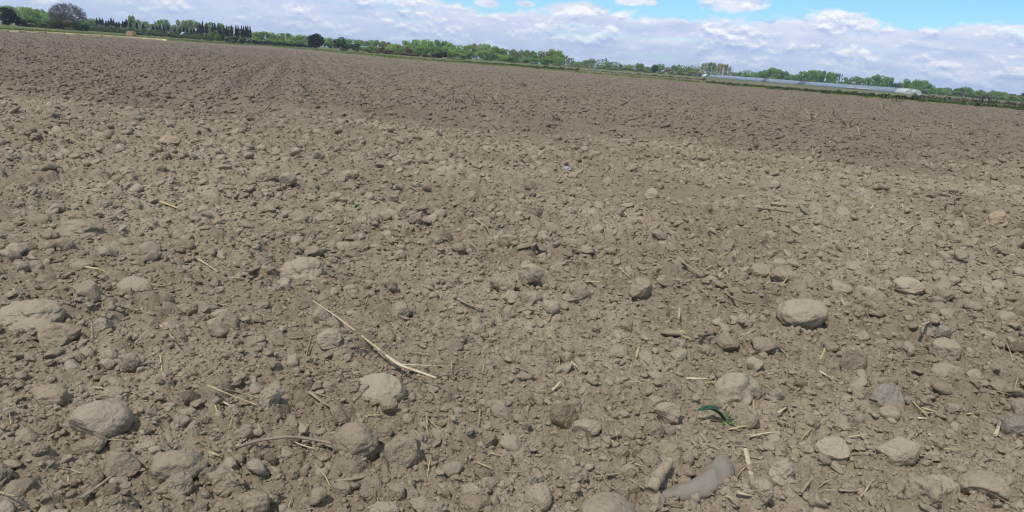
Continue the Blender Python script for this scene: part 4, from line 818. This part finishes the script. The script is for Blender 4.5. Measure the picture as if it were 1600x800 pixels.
hedge('hedge', 133, 250, [(133, 41), (250, 47)], lambda p: 205, DG, 'dark hedge under the cypresses, behind the straw coloured block', dens=12)
hedge('hedge', 250, 345, [(250, 48), (345, 55)], lambda p: 205, DG, 'darker hedge continuing under the tallest cypresses', dens=12)
row([(215, 51, 22, OL), (232, 51, 24), (250, 53, 22), (268, 53, 24), (287, 55, 24), (305, 56, 22), (322, 57, 22), (338, 49, 13, (.11, .20, .05)), (352, 55, 15, DG), (366, 58, 15, DG), (380, 59, 15, DG)], 178, 'bush', (.10, .14, .055), 'bush', 'bushes of the green bank below the cypresses', 5, 'bush')
hedge('hedge', 385, 496, [(385, 61.5), (440, 66), (496, 70.5)], lambda p: 195, NAVY, 'low straight dark hedge leading up to the dark round tree', 1.5, 9)
# middle: long wood
wood = [(402, 51), (413, 50.5), (424, 52.5), (436, 53), (448, 53.5), (460, 56), (471, 56), (483, 58), (507, 59.5), (519, 61), (533, 62), (546, 62.5), (558, 63.5), (570, 64.5), (582, 64), (593, 65), (604, 66), (615, 70), (625, 70.5), (635, 65.5), (646, 64), (657, 64.5), (668, 64), (680, 64.5), (691, 66), (701, 68.5), (711, 72), (720, 77), (733, 71.5), (745, 70.5), (757, 71), (770, 74), (782, 77), (795, 79), (806, 79), (816, 82), (828, 80), (839, 83.5), (851, 82), (863, 79), (870, 81)]
row([(x, t, random.uniform(14, 19), random.choice((LG, LG, MG, (.13, .20, .075), (.15, .175, .09)))) for x, t in wood], 265, 'round', LG, 'tree', 'trees of the long green wood behind the field')
row([(x + random.uniform(-3, 3), np.interp(x, *zip(*wood)) + random.uniform(7, 10), random.uniform(13, 18), random.choice((LG, LG, MG, (.14, .235, .075)))) for x in list(range(404, 488, 16)) + list(range(570, 874, 12))], 238, 'round', LG, 'tree', 'lower trees along the front of the long green wood', 6)
tree(494, 52.5, 25, 172, 'dense', (.012, .016, .014), 'dark_tree', 'near black round tree on a short trunk, alone on the grass', 'tree'); tree(532, 60.5, 28, 175, 'bush', DG, 'dark_bush', 'dark green broad bush right of the near black round tree', 'bush'); tree(555, 69, 16, 175, 'bush', DG, 'dark_bush', 'small dark bush right of the dark green broad bush', 'bush')
row([(576, 78, 22), (594, 79, 22), (612, 79, 24), (630, 83, 22), (648, 84, 24), (666, 85, 22), (708, 91, 22), (690, 82, 26, (.03, .035, .025)), (676, 88, 18, DG), (600, 74, 15), (640, 77, 14), (722, 93, 18, OL)], 160, 'bush', BR, 'scrub_bush', 'brown scrub at the foot of the wood', 6, 'bush')
hedge('hedge', 715, 905, [(715, 95), (800, 100.5), (905, 107.5)], ed(6), DG, 'low dark hedge between bare soil and the end of the wood', 2, 6)
# right of the wood: scattered low trees
row([(886, 86.5, 9, (.18, .22, .12), 'poplar'), (893, 90, 7, (.18, .22, .12), 'poplar'), (879, 88, 9), (903, 97, 12), (914, 94.5, 16, MG), (925, 92.5, 9, (.17, .22, .13)), (938, 101, 12), (950, 97.5, 13, MG), (961, 102, 10), (969, 101, 6, MG), (983, 103, 12), (1000, 100, 15), (1013, 105, 11), (1032, 101, 11, MG), (1045, 108, 12, BR), (1053, 103, 9, MG), (1063, 105, 13), (1075, 106.5, 12), (1085, 108, 12)], 380, 'round', (.13, .225, .065), 'tree', 'scattered trees between the long wood and the pale poplars')
tree(1022.5, 100.5, 11, 300, 'dense', (.035, .08, .03), 'dark_tree', 'square dark green tree standing out from pale low trees', 'tree')
row([(x, np.interp(x, [880, 1090], [101, 113]) + random.uniform(-1, 2), random.uniform(18, 24), random.choice((YG, LG, (.17, .22, .07), (.2, .19, .085)))) for x in range(884, 1095, 15)], 330, 'bush', LG, 'bush', 'pale bushes below the scattered trees', 10, 'bush')
bare_tree(1088, 98, 9, 300, M_twg2, 'thin leafless tree just left of the pale poplars', .5)
row([(1097, 98.5, 9), (1103, 97.5, 9), (1108.5, 97, 11, (.11, .19, .06)), (1115, 98, 10), (1121, 98.5, 9), (1127, 99, 9), (1133, 99.5, 9), (1138.5, 103, 7)], 340, 'poplar', (.27, .30, .14), 'poplar', 'pale yellow poplars behind the left end of the tunnels', 5)
bare_tree(1143, 105, 5, 330, M_twg2, 'small leafless tree just right of the pale poplars', .5)
row([(1150, 114, 15), (1163, 115, 15), (1176, 116, 14), (1187, 112.5, 15), (1196, 110.5, 13), (1208, 107.5, 23), (1222, 112.5, 15), (1235, 117, 14), (1244, 117, 13), (1254, 113, 15), (1264, 111.5, 18), (1275, 112, 17), (1286, 113, 15), (1296, 114, 12), (1304, 113.5, 5, MG, 'poplar'), (1308.5, 114, 4.5, MG, 'poplar'), (1313, 116, 4.5, MG, 'poplar'), (1322, 122, 11), (1334, 120.5, 12), (1348, 122.5, 17), (1361, 120, 20), (1375, 119, 20), (1388, 122, 17), (1399, 131, 9, (.03, .055, .06)), (1412, 128, 15), (1424, 125.5, 19), (1437, 127, 17), (1449, 131, 15), (1461, 137.5, 15), (1475, 140, 15), (1490, 138.5, 17), (1504, 137.5, 20), (1519, 142, 16), (1532, 141.5, 10), (1546, 145, 17), (1560, 144, 16), (1575, 147, 16), (1589, 148.5, 14), (1599, 146, 12, (.03, .055, .06)), (1615, 150, 16)], 360, 'round', (.115, .215, .06), 'tree', 'trees behind the polytunnels and to their right')
row([(x, HZ(x) - random.uniform(3, 6), random.uniform(16, 22), random.choice((LG, MG, (.14, .19, .075)))) for x in range(1440, 1625, 13)], 330, 'bush', LG, 'bush', 'bushes right of the polytunnels', 10, 'bush')
hedge('hedge', 905, 1105, [(905, 109), (1000, 116), (1105, 124.5)], ed(14), DG, 'thin dark hedge line between the long wood and the polytunnels', 2, 5); hedge('hedge', 1105, 1290, [(1105, 128), (1290, 142)], ed(1.5), DG, 'low dark hedge in front of the patched left polytunnel', 1.5, 9)
hedge('hedge', 1290, 1440, [(1290, 141.5), (1440, 152)], ed(1.5), DG, 'low dark hedge in front of the long right polytunnel', 1.5, 9); hedge('hedge', 1440, 1640, [(1440, 154), (1640, 169.5)], ed(1.5), (.085, .13, .06), 'low dark hedge right of the polytunnels, with a gate frame', 1.5, 10); hedge('hedge', 1432, 1640, [(1432, 148), (1640, 164)], ed(14), (.12, .11, .09), 'brown leafless hedge line behind the gate frame', 1.2, 4)
# far woods reading as one mass
def far_wood():
    g = np.random.default_rng(2); n = 26000; px = g.uniform(-350, 1950, n); D = g.uniform(650, 760, n); hmax = 5.5 + 5 * (vnoise(px / 26, px * 0, 3) + vnoise(px / 9, px * 0, 4) * .5) + 3 * (px < 100) ; z = .2 + g.uniform(0, 1, n) ** .7 * np.maximum(hmax, 2)
    P = np.array([far(a, HZ(a) + 1, d) for a, d in zip(px, D)]); P[:, 2] = z; V, Fq = leaves(P, .75, g); return mesh_np('far_wood', V, Fq, M_fol, False, np.repeat(np.clip(g.normal(.4, .3, n), 0, 1), 4))
fw = tag(link('far_wood', far_wood()), kind='stuff'); fw.color = (.09, .155, .07, 1)
# grass fringe along the field edge
def fringe():
    g = np.random.default_rng(6); n = 26000; px = g.uniform(-450, 2050, n); V = np.empty((n, 3, 3)); tint = []
    for k in range(n):
        D = edge_D(px[k]) + g.uniform(-.6, 1) ** 1 * 1.5 + g.exponential(4); p = base_pt(px[k], D); h = g.uniform(.08, .32); a = g.uniform(0, 3.14); w = .05; d = np.array([math.cos(a), math.sin(a), 0]) * w
        V[k] = [p - d, p + d, p + np.array([g.normal(0, .08), g.normal(0, .08), h + .1])]
    return mesh_np('grass', V.reshape(-1, 3), np.arange(3 * n).reshape(-1, 3), M_fol, False, np.repeat(g.uniform(0, 1, n), 3))
gf = tag(link('grass', fringe()), kind='stuff'); gf.color = (.10, .13, .045, 1)

# ------------------------------------------------------------------ polytunnels, straw block, gate frame, post
m_, t, b, out = mat('greenhouse film'); g_ = t.node('ShaderNodeTexCoord').outputs['Object']
t.put(b.inputs['Base Color'], t.mix(t.ramp(t.noise(g_, .6, 4), .4, .65), (.15, .19, .26), (.21, .255, .33))); b.inputs['Roughness'].default_value = .35; b.inputs['Specular IOR Level'].default_value = .5; M_film = m_
m_, t, b, out = mat('white film'); t.put(b.inputs['Base Color'], (.45, .47, .46, 1)); b.inputs['Roughness'].default_value = .5; M_white = m_
m_, t, b, out = mat('galvanised tube'); t.put(b.inputs['Base Color'], (.25, .26, .28, 1)); b.inputs['Metallic'].default_value = .6; b.inputs['Roughness'].default_value = .5; M_galv = m_
m_, t, b, out = mat('dark plastic'); t.put(b.inputs['Base Color'], (.09, .105, .14, 1)); b.inputs['Roughness'].default_value = .5; M_dkfilm = m_
def arc(w, h, n=15, z0=0): return [(w / 2 * math.cos(math.pi * k / (n - 1)), z0 + h * math.sin(math.pi * k / (n - 1)) ** .8) for k in range(n)]
def tunnel(name, label, pxa, Da, pxb, Db, w, h, sections, mats, whole_end):
    A = base_pt(pxa, Da, .3); B = base_pt(pxb, Db, .3); ax = (B - A); Ln = np.linalg.norm(ax); ang = math.atan2(ax[1], ax[0])
    root = empty(name, tuple(A)); root.rotation_euler.z = ang; tag(root, label, 'greenhouse')
    def shell(x0, x1, off=0, lo=0, hi=15):
        a = arc(w + off * 2, h + off)[lo:hi]; xs = np.arange(x0, x1 + .01, max((x1 - x0) / max(1, round((x1 - x0) / 1.0)), .2)); V = []; n = len(a)
        for i, x in enumerate(xs):
            sag = -.05 * (i % 2)
            for y, z in a: V.append((x, y, z + (sag if z > .3 else 0)))
        return V, [[i * n + k, (i + 1) * n + k, (i + 1) * n + k + 1, i * n + k + 1] for i in range(len(xs) - 1) for k in range(n - 1)]
    for (x0, x1), mt in zip(sections, mats):
        me = poly('cover', *shell(x0 * Ln, x1 * Ln), mt); o = link('cover', me, root); md = o.modifiers.new('thickness', 'SOLIDIFY'); md.thickness = .02
    for k in range(int(Ln // 4) + 1):
        V, Fq = tube([(k * 4.0, y, z) for y, z in arc(w + .06, h + .035)], .03, 1, n=5); link('hoop', poly('hoop', V, Fq, M_galv), root)
    for x, on in ((0, whole_end[0]), (Ln, whole_end[1])):
        if not on: continue
        a = arc(w - .05, h - .03); V = [(x, y, z) for y, z in a] + [(x + (.06 if x else -.06), y, z) for y, z in a]; n = len(a)
        Fq = [list(range(n)), list(range(2 * n - 1, n - 1, -1))] + [[k, k + n, k + n + 1, k + 1] for k in range(n - 1)]
        e = link('end_wall', poly('end_wall', V, Fq, M_white, False), root); d = .09 if x else -.09
        V = [(x + d, y, z) for y, z in ((-.5, 0.02), (.5, 0.02), (.5, 1.1), (-.5, 1.1))]; o = link('door', poly('door', V, [[0, 1, 2, 3]], M_white), e); md = o.modifiers.new('thickness', 'SOLIDIFY'); md.thickness = .04
    return root, Ln, w
tn, Ln, w_ = tunnel('polytunnel', 'long right polytunnel of grey blue film with a pale rounded right end', 1428, 192, 1290, 250, 3.6, 1.3, [(0, .10), (.10, 1.0)], [M_white, M_film], (1, 0))
for x0, x1 in ((.34, .50), (.52, .60)):
    V = []; N = 24
    for i in range(N + 1):
        x = (x0 + (x1 - x0) * i / N) * Ln
        for zz, yy in ((.28, w_ / 2 + .02), (.62, w_ / 2 - .02)): V += [(x, yy, zz)]
    o = link('side_flap', poly('side_flap', V, [[2 * i, 2 * i + 1, 2 * i + 3, 2 * i + 2] for i in range(N)], M_white), tn); md = o.modifiers.new('thickness', 'SOLIDIFY'); md.thickness = .06; md.offset = 1
tunnel('polytunnel', 'patched left polytunnel of blue grey film with dark torn gaps', 1290.5, 251, 1092, 330, 3.7, 1.35, [(0, .10), (.10, .14), (.14, .36), (.36, .39), (.39, .80), (.80, .86), (.89, .93), (.96, 1)], [M_film, M_dkfilm, M_film, M_dkfilm, M_film, M_film, M_white, M_film], (0, 1))
# straw-coloured block
c = base_pt(204.5, edge_D(204) + 3); root = empty('straw_bale', tuple(c)); tag(root, 'tan straw coloured block standing alone at the left field edge', 'straw bale')
bm = bmesh.new(); bmesh.ops.create_cube(bm, size=1); bmesh.ops.scale(bm, vec=(1.3, 1.1, 1.05), verts=bm.verts); bmesh.ops.bevel(bm, geom=bm.edges[:], offset=.12, segments=3, affect='EDGES'); bmesh.ops.subdivide_edges(bm, edges=bm.edges[:], cuts=3, use_grid_fill=True)
gg = np.random.default_rng(1)
for v in bm.verts: v.co += Vector(gg.normal(0, .018, 3)); v.co.z += .5
me = bpy.data.meshes.new('bale'); bm.to_mesh(me); bm.free(); me.materials.append(flat_mat('baled straw', ((.42, .30, .18), (.33, .23, .13), (.45, .33, .2)), 6.0)); link('bale', me, root)
for y in (-.3, .3):
    V, Fq = tube([(.665 * math.cos(a) * 1.0, y * 1.0, .5 + .54 * math.sin(a)) for a in np.linspace(0, 6.283, 25)], .015, 1, n=5); link('twine', poly('twine', V, Fq, M_twig), root)
# gate frame and post at the right field edge
M_dk = flat_mat('dark timber', ((.05, .042, .035), (.08, .065, .05), (.04, .035, .03)), 2.0)
c = base_pt(1541, edge_D(1541) + 5); root = empty('gate_frame', tuple(c)); tag(root, 'dark frame of two posts and a bar standing in the right hedge', 'gate frame'); s_ = (edge_D(1541) + 5) / FPX
for x in (-4.2, 4.2): V, Fq = tube([(x * s_, 0, -.1), (x * s_, 0, .45), (x * s_, 0, .95)], .06, 1, n=8); link('post', poly('post', V, Fq, M_dk), root)
V, Fq = tube([(-4.8 * s_, 0, .93), (0, 0, .95), (4.8 * s_, 0, .93)], .055, 1, n=8); link('bar', poly('bar', V, Fq, M_dk), root)
c = base_pt(1100.5, edge_D(1100) + 4); root = empty('marker_post', tuple(c)); tag(root, 'dark stubby post in front of the left end of the patched polytunnel', 'post'); V, Fq = tube([(0, 0, -.1), (0, 0, .4), (.01, 0, .75)], (.09, .085, .08), 1, n=8); link('post_shaft', poly('post_shaft', V, Fq, M_dk), root)
V, Fq = tube([(.01, 0, .74), (.01, 0, .8)], (.11, .11), 1, n=8); link('post_cap', poly('post_cap', V, Fq, M_dk), root)

# ------------------------------------------------------------------ labels: what singles each one out
ORD = 'first second third fourth fifth sixth seventh eighth ninth tenth eleventh twelfth thirteenth fourteenth fifteenth sixteenth seventeenth eighteenth nineteenth twentieth'.split()
TENS = {2: 'twenty', 3: 'thirty', 4: 'forty', 5: 'fifty'}
def ordn(k):
    if k <= 20: return ORD[k - 1]
    t, u = divmod(k, 10); return (TENS[t] + '-' + ORD[u - 1]) if u else TENS[t][:-1] + 'ieth'
LAND = [('the corn seedling', 'seedling'), ('the long forked stalk', 'maize_stalk'), ('the flat cut stick', 'brown lower end'), ('the white stick', 'short white stick'), ('the broken maize stem', 'broken_maize'), ('the curved grey stone', 'boomerang'),
        ('the large pitted cobble', 'large pitted pale'), ('the big dusty egg stone', 'big dusty egg'), ('the broad smooth stone', 'broad smooth'), ('the long loaf of earth', 'longest lump'), ('the round brown pebble', 'like a ball'), ('the very broad grey stone', 'very broad grey brown'),
        ('the biggest egg-shaped stone', 'big smooth egg'), ('the torn yellow husk', 'torn hollow'), ('the standing bluish stone', 'tall bluish'), ('the pale blunt stone', 'pale blunt stone with'), ('the smooth grey oval stone', 'smooth grey oval stone with'), ('the angular pale clod', 'angular pale clod with'),
        ('the pale split lump', 'pale angular lump with a split'), ('the broad pale hump', 'broad pale hump of'), ('the green scrap', 'tiny bright green'), ('the blue plastic scrap', 'blue grey scrap'), ('the dark jagged clod', 'dark jagged'), ('the large pinkish lump', 'large pinkish lump by'),
        ('the purplish stone', 'purplish smooth'), ('the dark lone twig', 'straight dark twig lying'), ('the brown straight twig', 'straight brown twig'), ('the leaning straw', 'straw leaning on the right'), ('the large pale wedge', 'large pale wedge'), ('the half buried pale stone', 'pale smooth stone half'),
        ('the long sloping lump', 'long sloping lump'), ('the corner boulder', 'biggest pale boulder'), ('the wide flat slab', 'wide flat grey slab'), ('the shoe-shaped stone', 'like a shoe'), ('the bright straw chip', 'bright chip of straw'), ('the hooked root', 'curled into a hook'),
        ('the dark overhanging slab', 'dark overhanging'), ('the tangle of straws', 'flattest straw'), ('the knobbly lump', 'knobbly lump standing'), ('the lone far straw', 'pale long straw far'), ('the flat-topped dark stone', 'broad flat-topped stone'), ('the undersided round lump', 'round lump with a black')]
ALLP = [(p[0], p[1], p[2], p[7]) for p in PLACED] + [(l[0], l[1], l[2], l[6] if l[6] != 'x' else l[0].get('label')) for l in LITTER]
LM = []
for said, key in LAND:
    for o, x, y, lab in ALLP:
        if (lab and key in lab) or (key in o.name and o.get('label')): LM.append((said, x, y, o)); break
USED = set(l for *_, l in ALLP if l)
def relation(o, x, y):
    r = math.hypot(x, y); c = sorted(((math.hypot(x - a, y - b), s, a, b) for s, a, b, q in LM if q is not o))
    for far_ok in range(12):
        if far_ok >= len(c): break
        d, s, a, b = c[far_ok]; dx, dy = x - a, y - b; k = abs(dx) / (abs(dy) + 1e-6)
        side = 'right of' if dx > 0 else 'left of'; fb = 'behind' if dy > 0 else 'in front of'
        rel = side if k > 2 else fb if k < .5 else fb + ' and ' + side
        n = d / .18
        yield ('just ' if n < .8 else 'a hand ' if n < 1.5 else 'two hands ' if n < 2.5 else 'three hands ' if n < 3.5 else '%s hands ' % {4: 'four', 5: 'five', 6: 'six', 7: 'seven', 8: 'eight', 9: 'nine', 10: 'ten', 11: 'eleven', 12: 'twelve'}[round(n)] if n < 12.5 else 'far ') + rel + ' ' + s
def give(o, x, y, looks, group, cat):
    rels = list(relation(o, x, y))
    for l in [f'{a} {rl}' for rl in rels for a in looks]:
        if l not in USED and 4 <= len(l.split()) <= 16: break
    USED.add(l); tag(o, l, cat, group)
SH = {'r': 'rounded', 'c': 'blunt', 'a': 'angular', 'l': 'knobbly'}; TN = {'n': 'dusty', 'p': 'pale', 'g': 'grey', 'b': 'brown', 'u': 'bluish', 'd': 'dark', 'k': 'pinkish'}
for o, x, y, w, hz, kind, tone, label, cat in sorted(PLACED, key=lambda p: math.hypot(p[1], p[2])):
    noun = 'stone' if kind != 'l' else 'clod'; nm = 'stone' if noun == 'stone' else 'soil clod'
    grp = 'stones lying on the bare field' if noun == 'stone' else 'clods of soil lying on the bare field'
    if label: tag(o, label, nm, grp); continue
    size = 'large' if w > .085 else 'fist-sized' if w > .055 else 'small' if w > .03 else 'little'
    flat = 'flat ' if hz < .48 * w else ''
    give(o, x, y, [f'{TN[tone]} {size} {flat}{noun}', f'{size} {TN[tone]} {SH[kind]} {noun}', f'{SH[kind]} {TN[tone]} {noun}'], grp, nm)
CL = {'s': 'tan', 'p': 'bleached', 't': 'brown', 'w': 'dark', 'y': 'yellowish', 'd': 'dusty grey', 'u': 'grey', 'n': 'green'}
for o, x, y, L, w, m_, label, cat in LITTER:
    if label == 'x': continue
    stub = o.name.startswith('maize_stubble')
    grp = 'dead maize stubs scattered over the field' if stub else 'bits of straw and stem lying on the soil'
    if label: tag(o, label, cat, grp); continue
    if stub: give(o, x, y, [f'{CL[m_]} splayed maize stub', f'{CL[m_]} dead maize stub'], grp, 'stubble')
    else:
        ln = 'long' if L > .14 else 'short' if L > .06 else 'tiny'
        give(o, x, y, [f'{ln} {CL[m_]} straw', f'{CL[m_]} {ln} bit of straw', f'{ln} {CL[m_]} stem bit'], grp, cat or 'straw')
# trees: their look and their place along their own row, counted from the left
def look(o, kind):
    c = [q for q in o.children if q.name.startswith('crown')]
    if not c: return 'leafless'
    r, g, b, _ = c[0].color; v = g / (1.25 if kind == 'round' else 1.0)
    if r > g * 1.1: return 'brown'
    return 'near black' if v < .035 else 'dark green' if v < .10 else 'yellowish' if r > .20 and kind != 'round' else 'mid green' if v < .17 else 'light green'
byg = {}
for t in TREES:
    if not t[6]: byg.setdefault(t[0]['group'], []).append(t)
SHORT = {'trees of the wooded slope at the far left': 'on the far left slope', 'bushes round the foot of the leafless tree': 'round the big leafless tree', 'pale green trees behind the cypress row': 'behind the cypress row', 'small dark cypresses standing in a row': 'in the cypress row',
         'bushes of the green bank below the cypresses': 'on the bank below the cypresses', 'trees of the long green wood behind the field': 'in the skyline of the long wood', 'lower trees along the front of the long green wood': 'along the front of the long wood', 'brown scrub at the foot of the wood': 'in the scrub under the wood',
         'scattered trees between the long wood and the pale poplars': 'between long wood and pale poplars', 'pale bushes below the scattered trees': 'below the scattered low trees', 'pale yellow poplars behind the left end of the tunnels': 'in the pale poplar clump', 'trees behind the polytunnels and to their right': 'of the row behind the polytunnels', 'bushes right of the polytunnels': 'right of the polytunnels'}
for g_, ts in byg.items():
    ts.sort(key=lambda t: t[1]); med = sorted(t[3] for t in ts)[len(ts) // 2]
    for k, t in enumerate(ts):
        o = t[0]; noun = {'tree': 'tree', 'bush': 'bush', 'cypress': 'cypress', 'poplar': 'poplar', 'scrub_bush': 'scrub bush'}[o.name.split('.')[0]]
        nb = [ts[j][2] for j in (k - 1, k + 1) if 0 <= j < len(ts)]; sl = .0769
        size = 'tall' if all(t[2] < q - 1.0 for q in nb) else 'low' if all(t[2] > q + 1.0 for q in nb) else ('broad' if t[3] > med * 1.15 else 'slim' if t[3] < med * .8 else 'plain')
        size = '' if size == 'plain' else size + ' '
        o['label'] = f'{size}{look(o, t[5])} {noun}, {ordn(k + 1)} from the left {SHORT[g_]}'
